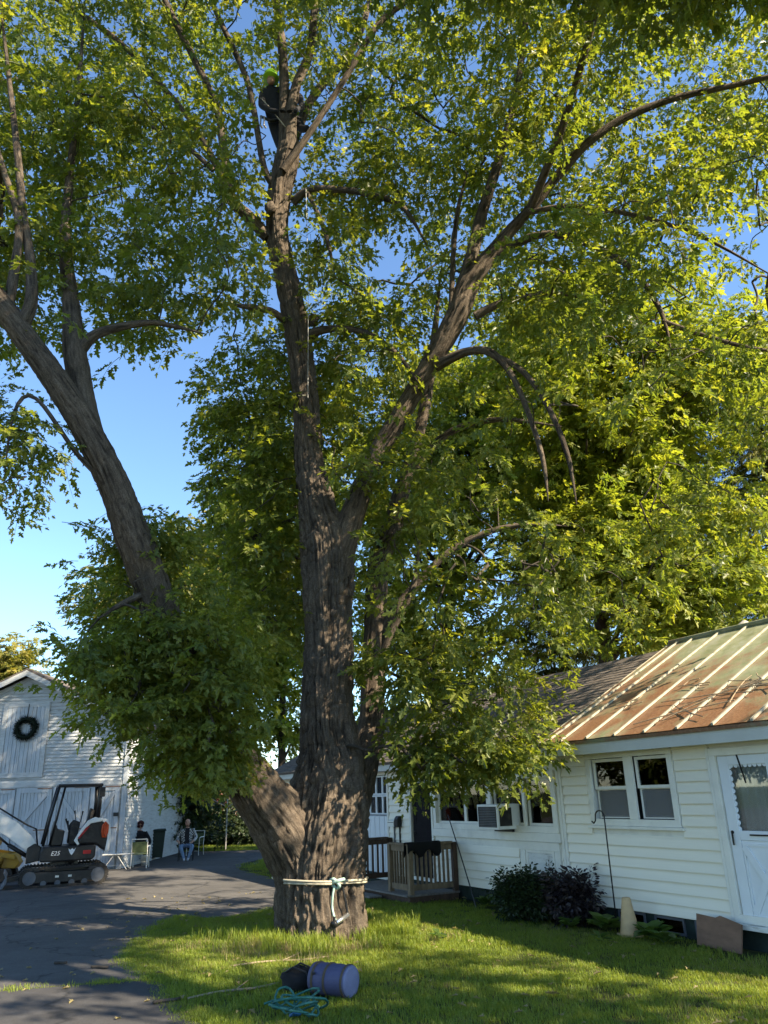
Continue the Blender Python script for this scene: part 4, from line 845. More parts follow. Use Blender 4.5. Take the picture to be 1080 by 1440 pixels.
# ------------------------------------------------------------------ the great silver maple
def catmull(C, step):
    C = np.asarray(C, float); out = []
    for i in range(len(C)-1):
        p0, p1, p2, p3 = C[max(i-1,0)], C[i], C[i+1], C[min(i+2,len(C)-1)]
        k = max(2, int(np.linalg.norm(p2[:3]-p1[:3])/step))
        for j in range(k):
            t = j/k; out.append(.5*((2*p1)+(p2-p0)*t+(2*p0-5*p1+4*p2-p3)*t*t+(3*p1-p0-3*p2+p3)*t**3))
    return np.array(out+[C[-1]])
def bark_tube(name, ctrl, step, nsides, depth, parent, flare=0, freq=1.0, seed=0):
    """ctrl rows (x,y,z,radius) -> displaced bark surface; returns object and the centre line"""
    Q = catmull(ctrl, step); Q[:,3] = np.maximum(Q[:,3], .004); P = Q[:,:3]; rad = Q[:,3]; n = len(P)
    T = np.gradient(P, axis=0); T /= np.linalg.norm(T,axis=1)[:,None]+1e-9
    N = np.zeros_like(P); v = np.cross(T[0], (0,1,.0001)); N[0] = v/np.linalg.norm(v)
    for i in range(1,n): v = N[i-1]-T[i]*np.dot(N[i-1],T[i]); N[i] = v/np.linalg.norm(v)
    B = np.cross(T, N); L = np.concatenate([[0],np.cumsum(np.linalg.norm(np.diff(P,axis=0),axis=1))])
    ph = np.linspace(0,2*np.pi,nsides,endpoint=False); PH, LL = np.meshgrid(ph, L); RR = np.repeat(rad[:,None],nsides,1)
    bx_ = np.stack([np.cos(PH)*RR, np.sin(PH)*RR, LL],-1).reshape(-1,3)
    off = np.array((seed*7.3,seed*3.1,seed*5.7))
    w = (vnoise(bx_*np.array((1.3,1.3,.9))+off)-.5)*1.0
    q = bx_.copy(); q[:,0] += w*.07; q[:,1] += w*.07
    r1 = 1-np.abs(2*vnoise(q*np.array((12,12,.95))*freq+off)-1); r2 = 1-np.abs(2*vnoise(q*np.array((27,27,2.6))*freq+off+9)-1); r3 = vnoise(q*np.array((40,40,9))*freq+off+5)
    r4 = 1-np.abs(2*vnoise(q*np.array((7,7,6.5))*freq+off+14)-1); r5 = vnoise(q*np.array((22,22,14))*freq+off+31)
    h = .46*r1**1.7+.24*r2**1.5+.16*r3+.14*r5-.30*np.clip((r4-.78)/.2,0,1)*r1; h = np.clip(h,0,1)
    big = (vnoise(bx_*np.array((1.6,1.6,.45))+off+20)-.5)
    d = depth*(h-.45)*np.clip(RR.ravel()/.35,.15,1.3) + big*.16*RR.ravel()*.6
    if flare:
        d += RR.ravel()*(flare*np.exp(-LL.ravel()/.32)*(.55+.45*np.cos(5*PH.ravel()+1))+.05*np.cos(4*PH.ravel()+.6)+.05*np.cos(7*PH.ravel()+LL.ravel()*.5))
    RN = RR.ravel()+d
    V = (np.repeat(P,nsides,0)+(np.cos(PH).ravel()*RN)[:,None]*np.repeat(N,nsides,0)+(np.sin(PH).ravel()*RN)[:,None]*np.repeat(B,nsides,0))
    idx = np.arange(n*nsides).reshape(n,nsides); a = idx[:-1]; b = idx[1:]
    F = np.stack([a, np.roll(a,-1,1), np.roll(b,-1,1), b],-1).reshape(-1,4)
    me = bpy.data.meshes.new(name); me.vertices.add(len(V)); me.vertices.foreach_set('co', V.astype(np.float32).ravel())
    me.loops.add(F.size); me.polygons.add(len(F)); me.loops.foreach_set('vertex_index', F.astype(np.int32).ravel())
    me.polygons.foreach_set('loop_start', (np.arange(len(F))*4).astype(np.int32)); me.polygons.foreach_set('use_smooth', np.ones(len(F),bool)); me.update(calc_edges=True)
    at1 = me.attributes.new('bk','FLOAT_VECTOR','POINT'); at1.data.foreach_set('vector', (bx_+off).astype(np.float32).ravel())
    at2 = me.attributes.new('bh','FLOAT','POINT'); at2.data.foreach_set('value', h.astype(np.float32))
    me.materials.append(MATS['bark']); o = bpy.data.objects.new(name, me); COL.objects.link(o)
    return par(o, parent, True), Q
def pxpath(rows):
    out = []
    for px, py, Y, w in rows: p = at(px, py, Y); out.append((p.x,p.y,p.z,rpx(w,p)))
    return out
TB = gnd(455,1318); TB.y = 13.6; TB = at(455,1318,13.6); TB.z = 0
maple = thing('silver_maple', 'huge silver maple with thick furrowed trunk forking into several tall leaders', 'tree', TB)
trunk_rows = pxpath([(455,1340,13.6,146),(453,1300,13.6,140),(451,1240,13.6,134),(455,1180,13.6,136),(462,1130,13.6,122),(465,1080,13.6,102),(460,1000,13.6,80),(462,900,13.6,72),(461,820,13.6,77),(458,765,13.6,80),(446,715,13.6,58),(435,645,13.6,43),(430,560,13.6,39),(420,480,13.5,38),(405,400,13.4,36),(390,330,13.3,34),(394,270,13.2,36),(404,222,13.1,38),(408,195,13.0,22)])
x_, y_, z_, r_ = trunk_rows[0]; trunk_rows = [(x_,y_,-.25,r_)]+[r for r in trunk_rows if r[2] > .12]
trunk_rows = [(a,b,c,d*(.86 if c < 3.2 else .84)) for a,b,c,d in trunk_rows]
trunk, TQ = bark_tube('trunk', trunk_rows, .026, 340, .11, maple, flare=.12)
LIMBS = {
 'left':  [(425,1215,13.5,96),(398,1160,13.3,100),(362,1112,13.0,84),(315,1050,12.6,74),(270,970,12.1,66),(235,880,11.7,62),(205,800,11.4,58),(190,760,11.2,57),(158,675,10.9,50),(120,600,10.6,46),(75,530,10.3,42),(23,458,10.0,38),(-40,370,9.7,34),(-110,250,9.4,26),(-200,80,9.2,16),(-280,-100,9.0,8)],
 'left2': [(140,640,10.8,30),(120,575,10.8,34),(106,500,10.8,34),(100,430,11.0,26),(92,340,11.1,18),(98,250,11.2,12),(110,130,11.2,8),(120,0,11.3,4)],
 'left3': [(108,500,10.8,20),(136,470,10.8,16),(202,454,10.9,10),(241,458,11.0,7),(290,470,11.1,4)],
 'left4': [(24,465,10.0,26),(43,430,10.0,20),(43,370,10.0,15),(32,300,10.0,13),(26,230,10.0,11),(15,130,10.0,8),(0,0,10,5)],
 'left5': [(8,450,10.0,18),(20,380,9.9,14),(26,310,9.9,11),(5,240,9.9,9),(-20,150,9.9,6)],
 'right': [(470,820,13.6,48),(488,750,13.5,42),(508,690,13.4,34),(530,640,13.3,31),(560,590,13.1,30),(600,520,12.9,30),(640,450,12.6,36),(660,400,12.5,34),(700,345,12.3,22),(745,295,12.0,17),(790,240,11.7,15),(830,198,11.4,14),(880,165,11.2,13),(950,138,11.0,11),(1040,118,10.8,9),(1130,95,10.6,7),(1250,60,10.4,4)],
 'right2':[(640,440,12.6,26),(660,375,12.5,22),(678,300,12.5,18),(712,190,12.4,13),(732,90,12.3,10),(745,-40,12.2,8),(760,-200,12.1,4)],
 'right3':[(634,440,12.5,8),(638,350,12.4,8),(645,290,12.4,6),(658,240,12.3,4)],
 'right4':[(612,515,12.8,18),(632,505,12.6,15),(660,494,12.4,13),(692,497,12.2,12),(722,532,12.1,9),(748,595,12.0,8),(764,650,12.0,7),(771,705,12.0,4)],
 'right5':[(688,497,12.2,10),(735,522,12.1,9),(772,575,12.0,8),(798,640,11.9,8),(811,710,11.9,4)],
 'right6':[(668,445,12.5,13),(700,428,12.4,11),(740,418,12.3,9),(778,412,12.2,7),(850,425,12.1,4)],
 'right7':[(690,365,12.4,16),(760,330,12.1,12),(830,345,11.8,10),(890,380,11.6,9),(930,440,11.5,7),(945,500,11.4,4)],
 'right8':[(740,300,12.0,9),(800,290,11.7,8),(880,300,11.5,7),(980,330,11.2,6),(1090,390,11,4)],
 'right9':[(932,452,11.5,8),(985,470,11.3,7),(1060,490,11.1,6),(1150,500,11,4)],
 'back':  [(490,1150,13.9,64),(512,1070,14.2,50),(522,1020,14.5,42),(525,950,14.6,38),(528,860,14.7,36),(533,790,14.8,35),(550,745,14.9,34),(562,700,15.0,28),(580,640,15.1,22),(600,560,15.3,17),(610,480,15.4,12),(620,380,15.5,6)],
 'back2': [(526,900,14.7,20),(570,840,14.6,14),(640,770,14.4,10),(720,740,14.2,8),(800,740,14.0,4)],
 'back3': [(548,740,14.9,14),(575,668,14.8,16),(630,610,14.6,12),(700,590,14.4,8),(790,600,14.2,4)],
 'back4': [(524,980,14.6,16),(545,900,14.5,12),(580,830,14.3,10),(590,760,14.2,6)],
 'topA':  [(400,225,13.1,24),(400,170,13.0,17),(398,80,12.9,14),(388,0,12.8,12),(375,-120,12.7,9),(370,-300,12.6,4)],
 'topB':  [(406,215,13.0,22),(414,130,12.9,15),(436,72,12.8,13),(443,0,12.7,12),(455,-120,12.6,8),(470,-280,12.5,4)],
 'topC':  [(398,240,12.9,12),(440,180,12.7,10),(481,117,12.5,9),(530,37,12.3,9),(574,0,12.2,8),(650,-60,12,6),(760,-130,11.9,4)],
 'topD':  [(388,260,13.1,14),(372,238,13.0,10),(356,150,12.9,9),(344,104,12.8,9),(300,7,12.6,8),(265,-90,12.4,6),(230,-220,12.2,4)],
 'topE':  [(378,335,13.3,18),(350,305,13.2,18),(324,276,13.1,16),(313,200,12.9,12),(304,148,12.8,11),(274,85,12.6,10),(232,0,12.4,9),(190,-110,12.2,6),(150,-240,12,4)],
 'topF':  [(326,276,13.1,13),(274,178,12.8,9),(222,115,12.5,8),(163,55,12.3,8),(93,7,12.0,7),(10,-40,11.8,5),(-80,-80,11.6,4)],
 'topG':  [(300,240,12.9,8),(259,204,12.7,7),(196,170,12.5,6),(107,133,12.3,5),(20,110,12,3)],
 'topH':  [(412,285,13.2,14),(436,267,13.0,11),(481,267,12.8,10),(522,274,12.6,9),(567,292,12.4,8),(604,352,12.3,4)],
 'topI':  [(430,268,13.0,7),(442,290,12.9,7),(459,333,12.8,7),(472,393,12.7,4)],
 'topJ':  [(385,305,13.4,12),(420,180,13.8,14),(445,130,14.2,13),(500,60,14.6,11),(530,-40,15,8),(560,-160,15.3,5)],
 'stubL': [(402,452,13.4,12),(380,437,13.2,11),(350,432,13.0,9),(320,428,12.8,6)],
 'stubR': [(432,478,13.5,16),(446,466,13.3,14),(480,462,13.1,10),(520,470,12.9,9),(560,500,12.7,8),(590,540,12.6,4)],
 'overA': [(745,296,12.0,14),(800,150,10.6,12),(850,-50,9.2,10),(880,-350,7.6,7),(880,-700,6.2,4)],
 'overB': [(445,-5,12.7,11),(440,-200,10.8,10),(470,-450,9,8),(520,-750,7.2,4)],
 'lowL':  [(160,690,10.9,8),(110,640,10.6,7),(50,560,10.3,6),(20,580,10.2,5),(5,680,10.1,3)],
 'lowL2': [(215,830,11.5,12),(170,850,11.1,9),(135,872,10.9,5)],
 'lowL3': [(262,955,12.0,14),(215,970,11.4,10),(180,980,11.2,5)],
 'lowL4': [(300,1025,12.4,14),(250,1040,11.8,10),(225,1045,11.6,5)],
}
SKEL = [(q[:3], q[3]) for q in TQ[60::14]]
for i, (k, rows) in enumerate(LIMBS.items()):
    big = rows[0][3] > 30 or k in ('left','right','back')
    rw = [(a,b,c,d*(.84 if big else .90)*(1 if j < len(rows)-1 else .35)) for j, (a,b,c,d) in enumerate(pxpath(rows))]
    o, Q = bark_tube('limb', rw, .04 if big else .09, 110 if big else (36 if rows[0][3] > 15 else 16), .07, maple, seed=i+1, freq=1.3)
    sk = Q[::6 if big else 3]
    SKEL += [(q[:3], q[3]) for q in sk]
# knots and burrs on the trunk
def burr(px, py, Y, r, parent, sd):
    rd = random.Random(sd); p = at(px,py,Y); b = MB(); V = []; F = []
    for i in range(9):
        t = math.pi*i/8
        for j in range(14): a = 2*math.pi*j/14; n_ = 1+.15*math.sin(3*a+i+sd); V.append((p.x+r*math.sin(t)*math.cos(a)*n_, p.y+.7*r*math.sin(t)*math.sin(a)*n_, p.z+r*1.1*math.cos(t)*n_))
    for i in range(8):
        for j in range(14): F.append((i*14+j,(i+1)*14+j,(i+1)*14+(j+1)%14,i*14+(j+1)%14))
    o = b.add(V,F).build('burr', 'bark', parent, smooth=True, world=True)
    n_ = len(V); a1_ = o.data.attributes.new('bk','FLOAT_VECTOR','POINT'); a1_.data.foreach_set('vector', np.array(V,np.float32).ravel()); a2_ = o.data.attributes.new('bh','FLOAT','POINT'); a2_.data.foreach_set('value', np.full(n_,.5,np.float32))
burr(470,862,13.25,.07,maple,1); burr(445,930,13.32,.14,maple,2); burr(380,292,13.0,.13,maple,3); burr(325,280,13.0,.12,maple,4); burr(440,450,13.4,.12,maple,5); burr(430,500,13.4,.10,maple,6)

# foliage clumps: region in the crown (measured outline), number, near and far distance
GAPS = [[(178,495),(236,482),(285,545),(302,650),(280,715),(248,735),(215,650),(165,600)], [(0,745),(58,728),(105,755),(112,840),(70,868),(20,890),(-60,900),(-60,760)], [(70,905),(112,880),(105,965),(85,975)],
        [(405,300),(425,290),(425,345),(408,340)], [(505,310),(560,305),(590,380),(560,420),(510,385)], [(612,440),(690,455),(672,505),(620,500)], [(575,180),(600,185),(598,250),(578,240)], [(482,15),(507,15),(507,45),(482,45)],
        [(640,300),(660,300),(655,350),(640,345)], [(560,765),(600,765),(600,800),(565,800)], [(440,600),(700,600),(700,620),(440,620)][:0]+[(430,440),(455,440),(450,470),(432,470)]]
REG = [ # polygon, count, Y near, Y far, spread
 ([(-420,-520),(400,-520),(395,215),(330,290),(395,450),(300,520),(240,450),(170,460),(100,455),(-420,540)], 360, 10.2, 16.0, .40),
 ([(-300,520),(50,550),(105,620),(140,680),(95,690),(50,700),(-20,715),(-300,740)], 40, 9.3, 11.4, .33),
 ([(160,830),(195,710),(215,700),(240,770),(280,810),(310,890),(340,1020),(315,1055),(280,1060),(235,1035),(205,1015),(175,1005),(155,985),(150,970),(160,950),(130,915),(132,898),(150,876)], 120, 10.8, 12.6, .29),
 ([(70,900),(125,880),(130,925),(95,925)], 5, 10.6, 11.2, .13), ([(145,990),(175,995),(175,1020),(148,1020)], 2, 10.6, 11.2, .12), ([(275,1050),(325,1055),(332,1080),(290,1085)], 5, 11.4, 12.4, .17),
 ([(250,1050),(300,1060),(308,1085),(270,1090)], 7, 11.2, 12.4, .2),
 ([(300,560),(420,450),(425,900),(395,920),(350,880),(330,800),(300,690)], 90, 14.0, 17.0, .40),
 ([(395,-520),(720,-520),(720,240),(640,420),(560,600),(445,620),(425,300)], 120, 11.5, 16.5, .40),
 ([(640,-520),(1250,-520),(1250,540),(1080,550),(690,550),(640,460),(700,300)], 275, 9.6, 16.0, .40),
 ([(560,600),(700,560),(1080,560),(1150,560),(1150,760),(1020,800),(930,870),(800,900),(620,900),(540,800)], 62, 12.0, 16.5, .40),
 ([(530,720),(700,690),(790,760),(790,870),(740,940),(720,1000),(690,1035),(640,1050),(570,1040),(535,1050),(520,980),(545,880)], 70, 12.4, 15.2, .36),
 ([(650,1020),(765,1010),(785,1062),(720,1075),(650,1075)], 11, 12.6, 13.6, .24), ([(545,1045),(640,1050),(640,1085),(550,1085)], 7, 12.8, 14, .22),
 ([(430,600),(500,600),(500,690),(440,690)], 7, 12.6, 13.2, .3), ([(490,1010),(530,1020),(530,1060),(490,1050)], 2, 12.9, 13.2, .2),
 ([(620,-700),(1050,-700),(1050,-80),(720,-80),(600,-120)], 50, 6.2, 9.2, .40), ([(330,-900),(650,-700),(650,-70),(330,-70)], 45, 6.5, 10, .40)]  # overhead clumps out of view, added to shade the left limb and its leaves
CL = []
SG = []
for pl, cnt, ya, yb, sg in REG:
    xs_ = [p[0] for p in pl]; ys_ = [p[1] for p in pl]; k = 0; tries = 0
    while k < cnt and tries < 20000:
        tries += 1; x = RNG.uniform(min(xs_),max(xs_)); y = RNG.uniform(min(ys_),max(ys_))
        if not inpoly(x, y, pl) or any(inpoly(x, y, g_) for g_ in GAPS): continue
        p = at(x, y, RNG.uniform(ya, yb))
        if p.z > 23.5: continue
        CL.append(tuple(p)); SG.append(sg); k += 1
def shade_boughs(poly, Y, t0, t1, n, sg):           # boughs added across the sun's path to put a chosen place in shade
    xs_ = [p[0] for p in poly]; ys_ = [p[1] for p in poly]; k = 0
    while k < n:
        x = RNG.uniform(min(xs_),max(xs_)); y = RNG.uniform(min(ys_),max(ys_))
        if not inpoly(x, y, poly): continue
        p = at(x, y, Y)+sun_dir*RNG.uniform(t0,t1); u, v, _ = proj([p])
        if any(inpoly(u[0], v[0], g_) for g_ in GAPS) or p.z > 22 or (v[0] > -60 and p.y < 8.4): k += .2; continue
        CL.append(tuple(p)); SG.append(sg); k += 1
shade_boughs([(90,880),(160,640),(60,480),(0,430),(0,560),(110,720),(70,900),(60,1040),(150,1110),(330,1110),(330,860),(240,740),(170,640)], 11.2, 9.5, 15, 165, .42)
shade_boughs([(-60,960),(45,940),(110,990),(175,1100),(175,1215),(-60,1215)], 27.8, 13, 21, 60, .42)
CL = np.array(CL)
# grow thin branches: each clump hangs on its nearest wood (minimum spanning tree from the limbs)
SP = np.array([s[0] for s in SKEL]); ns = len(SP); NODES = np.vstack([SP, CL]); n_all = len(NODES)
best = np.full(len(CL), 1e9); par_ = np.zeros(len(CL), int)
for i in range(len(CL)):
    dd = np.linalg.norm(SP-CL[i],axis=1)+np.maximum(0, SP[:,2]-CL[i,2]+.5)*.0; par_[i] = int(dd.argmin()); best[i] = dd.min()
done = np.zeros(len(CL), bool); order = []
for _ in range(len(CL)):
    b_ = np.where(done, 1e9, best); i = int(b_.argmin()); done[i] = True; order.append(i)
    dd = np.linalg.norm(CL-CL[i],axis=1)*1.12; up_ = (~done) & (dd < best); best[up_] = dd[up_]; par_[up_] = ns+i
cnt_ = np.ones(len(CL))
for i in order[::-1]:
    if par_[i] >= ns: cnt_[par_[i]-ns] += cnt_[i]
SPR = [spray('maple_spray', 'maple_leaf', s, n=13+s%5, length=.46+.05*(s%3), droop=.3+.25*(s%3)) for s in range(8)]
def keep_gap(P, prob=.92):
    x, y, _ = proj(P); m = np.zeros(len(P), bool)
    for g_ in GAPS: m |= inpoly(x, y, g_)
    return ~m | (RNG.random(len(P)) > prob)
def crown_points(C, per, sig, zs=.75):
    P = np.repeat(C, per, 0); D = RNG.normal(0, 1, P.shape)*sig; D[:,2] *= zs; return P+D, D
P, D = crown_points(CL, 17, np.repeat(SG, 17)[:,None]); D = np.hstack([D, np.repeat(np.arange(len(CL)),17)[:,None]]); _k = (P[:,2] > 7) | (RNG.random(len(P)) < .76); P, D = P[_k], D[_k]
kp = keep_gap(P); P, D = P[kp], D[kp]
# clear flight of sight lines to the main wood that the photograph shows bare
def clear_front(P, D, segs):
    x, y, dp = proj(P); m = np.ones(len(P), bool)
    for (x0,y0,x1,y1,w,Ymin) in segs:
        dx, dy = x1-x0, y1-y0; t = np.clip(((x-x0)*dx+(y-y0)*dy)/(dx*dx+dy*dy),0,1); d_ = np.hypot(x-x0-t*dx, y-y0-t*dy); m &= ~((d_ < w) & (P[:,1] < Ymin))
    return P[m], D[m]
P, D = clear_front(P, D, [(460,1300,465,1090,100,13.6),(465,1090,462,720,62,13.4),(440,690,425,500,40,13.4),(425,500,388,310,38,13.3),(392,300,405,200,36,13.1),(205,815,150,650,44,11.3),(150,650,60,510,42,10.7),(60,510,15,440,36,10.2),(600,530,655,410,36,12.7),(550,610,600,530,26,13),(700,510,765,690,20,12),(735,520,808,700,20,12),(745,296,835,195,26,12),(835,195,960,135,26,11.5),(960,135,1080,108,22,11.2),(660,395,700,345,22,12.4),(700,345,745,296,20,12.2),(655,385,680,295,14,12.4),(395,200,400,110,44,13.35),(382,124,382,100,40,13.3),(345,110,372,240,12,13)])
# openings that let the sun through onto the driveway
GS = P-np.array(sun_dir)*(P[:,2]/sun_dir.z)[:,None]; u, v, _ = proj(GS); hit = inpoly(u, v, [(120,1226),(385,1222),(390,1284),(255,1295),(200,1330),(150,1440),(60,1440),(110,1330)]) & (vnoise(GS*np.array((.55,1.6,1))+70) > np.where(v < 1290, .36, .64))
P, D = P[~hit], D[~hit]
for ax, ay, aY in ((388,330,13.1),(390,300,13.05),(393,270,13.0),(400,240,12.95),(405,215,12.9),(455,1290,12.8),(470,1200,12.8),(480,1100,12.9)):     # wood that the sun reaches through the crown
    a_ = np.array(at(ax,ay,aY)); q_ = P-a_; t_ = q_@np.array(sun_dir); d_ = np.linalg.norm(q_-t_[:,None]*np.array(sun_dir),axis=1); m_ = ~((t_ > 0) & (d_ < .48) & (RNG.random(len(P)) < .92)); P, D = P[m_], D[m_]
ROT = np.stack([RNG.normal(0,.35,len(P)), RNG.normal(.15,.4,len(P)), np.arctan2(D[:,1],D[:,0])+RNG.normal(0,.6,len(P))],1)
sc_m = RNG.uniform(.62,1.28,len(P))*np.where((P[:,0] < -1.3) & (P[:,1] < 12.6) & (P[:,2] < 8.5), .78, 1)
instancer('crown', P, ROT, sc_m, RNG.integers(0,len(SPR),len(P)), SPR, maple)
tw_ = MB(); rd = random.Random(31)
left_ = np.bincount(D[:,3].astype(int), minlength=len(CL)); alive = left_ >= 4
for i in order[::-1]:
    if alive[i] and par_[i] >= ns: alive[par_[i]-ns] = True
for i in order:
    if not alive[i]: continue
    a = Vector(NODES[par_[i]]); b = Vector(CL[i]); L_ = (b-a).length
    if L_ > 4.6: continue
    r1 = .0046*cnt_[i]**.45+.003; r0 = r1*1.25
    m1 = a.lerp(b,.35)+Vector((rd.gauss(0,.06),rd.gauss(0,.06),.05+rd.gauss(0,.04)))*L_; m2 = a.lerp(b,.7)+Vector((rd.gauss(0,.06),rd.gauss(0,.06),.04+rd.gauss(0,.04)))*L_
    pts = smoothp([a,m1,m2,b],3); k = len(pts); tw_.tube(pts, [r0+(r1-r0)*t/(k-1) for t in range(k)], 5)
stuff(tw_.build('branchlets', 'twig_bark', maple, smooth=True, world=True))
print('maple sprays', len(P))

# rope round the trunk, hanging strap, steel bar
TV = np.empty(len(trunk.data.vertices)*3, np.float32); trunk.data.vertices.foreach_get('co', TV); TV = TV.reshape(-1,3); TV = TV[TV[:,2] < 2.5]
def trunk_front(ang, z, extra=.05):
    i = int(np.abs(TQ[:,2]-z).argmin()); q = TQ[i]; d = TV-np.array((q[0],q[1],z)); a = np.arctan2(d[:,1],d[:,0]); m = (np.abs(d[:,2]) < .06) & (np.abs((a-ang+np.pi)%(2*np.pi)-np.pi) < .10)
    r_ = float(np.hypot(d[m,0],d[m,1]).max())+extra-.03; return Vector((q[0]+math.cos(ang)*r_, q[1]+math.sin(ang)*r_, z))
zr = at(450,1242,12.8).z
rp = thing('trunk_rope', 'cream rope tied round the maple trunk with a knotted hanging tail', 'rope', trunk_front(R(-70),zr))
ring = [trunk_front(2*math.pi*i/48, zr+.03*math.cos(2*math.pi*i/48+2.6)) for i in range(48)]
MB().tube(ring, .019, 8, True).build('loop', 'rope_cream', rp, smooth=True, world=True)
ring2 = [trunk_front(2*math.pi*i/48, zr-.045+.035*math.cos(2*math.pi*i/48+2.2)) for i in range(30,50)]
MB().tube(ring2, .016, 8).build('second_turn', 'rope_cream', rp, smooth=True, world=True)
kc = trunk_front(R(-66), zr-.02, .09)
MB().tube(smoothp([kc+Vector(p) for p in ((-.10,0,.03),(-.03,-.06,.06),(.05,-.04,-.03),(.0,.02,-.07),(-.06,-.03,0),(.04,-.07,.04),(.12,.02,.05))],5), .026, 8).build('knot', 'rope_mint', rp, smooth=True, world=True)
MB().tube(smoothp([kc+Vector((-.02,-.02,-.03)), kc+Vector((-.05,-.04,-.16)), kc+Vector((-.06,-.02,-.34)), trunk_front(R(-70),zr-.52,.06)],5), .018, 8).build('tail', 'rope_mint', rp, smooth=True, world=True)
c0, c1 = trunk_front(R(-72),.28,.12), trunk_front(R(-52),.36,.10)
bar = thing('steel_bar', 'short silver steel bar propped against the base of the maple trunk', 'bar', c0)
MB().tube([c0,c1], .034, 14).build('tube', 'bright_steel', bar, smooth=True, world=True); MB().tube([c0+(c0-c1)*.14,c0+(c1-c0)*.02], .052, 14).build('end_collar', 'black_metal', bar, smooth=True, world=True)
MB().tube([c0+(c0-c1)*.04+Vector((0,-.01,-.16)), c0+(c0-c1)*.04+Vector((0,-.01,.10))], .022, 8).build('foot', 'black_metal', bar, world=True)
MB().tube([c1+Vector((0,0,.02)), trunk_front(R(-56),.75,.06)], .016, 8).build('stay', 'black_metal', bar, world=True)
# thin climbing line from the fork
lt, lb = at(430,255,12.75), at(433,560,12.75)
tag(MB().tube([lt, lt.lerp(lb,.5)+Vector((.03,0,0)), lb], .005, 5).build('climbing_line', 'vent_grey'), 'thin pale climbing line hanging from the upper fork of the maple', 'rope')

# climber in the top fork
cb0 = at(396,150,12.95); cp = thing('person', 'tree climber in black clothes and lime helmet standing in the upper fork', 'person', cb0-Vector((0,0,.85)))
def A(px,py,Y=13.25): return at(px,py,Y)
cv = [(A(384,162),(.22,.18)), (A(382,146),(.24,.19)), (A(380,132,13.2),(.26,.18)), (A(381,123,13.1),.09), (A(381,118,13.05),.065),
      (A(386,176),.15), (A(390,193,13.2),.12), (A(393,206,13.1),.085), (A(398,212,12.95),.07),
      (A(404,168,13.3),.15), (A(420,172,13.25),.13), (A(424,182,13.1),.09), (A(434,180,12.9),.075),
      (A(370,132),.11), (A(368,148,13.0),.085), (A(380,156,12.72),.065), (A(392,157,12.66),.05),
      (A(398,130,13.3),.11), (A(422,136,13.2),.085), (A(424,150,12.9),.065), (A(414,157,12.68),.05)]
ce = [(0,1),(1,2),(2,3),(3,4),(0,5),(5,6),(6,7),(7,8),(0,9),(9,10),(10,11),(11,12),(2,13),(13,14),(14,15),(15,16),(2,17),(17,18),(18,19),(19,20)]
off_ = cp.location.copy(); skinned('body', [(tuple(v[0]-off_), v[1]) for v in cv], ce, cp, ('shirt_dark',))
hand(cp, A(394,157,12.62)-off_, (1,0,.2), 1, 'black_cloth'); hand(cp, A(411,157,12.64)-off_, (-1,0,.2), -1, 'black_cloth')
hh = head(cp, A(381,112,13.0)-off_, R(-120), None, None, R(10))
MB().lathe([(.135,0),(.14,.02),(.125,.03),(.12,.09),(.085,.145),(.02,.165)], 20, Matrix.Translation(A(381,111.5,13.0)-off_)@Matrix.Scale(1.3,4)@Matrix.Scale(1.15,4,(0,1,0))).build('helmet', 'helmet_lime', hh, smooth=True)
MB().tube([p-off_ for p in (A(367,164,13.1),A(380,170,12.98),A(398,168,13.1))], .035, 8).build('harness_belt', 'black_plastic', cp, smooth=True)
for x in (369,374): MB().tube([p-off_ for p in (A(x-2,164,13.0),A(x-3,176,12.98),A(x,180,13.0))], .02, 6).build('tool_loop', 'vent_grey', cp, smooth=True)
o = MB().tube([A(367,138,12.95),A(380,152,12.85),A(396,172,12.7),A(401,178,12.7)], .013, 6).build('lanyard', 'rope_cream', None, smooth=True); tag(o, 'pale lanyard running from the climber down to the fork', 'rope')

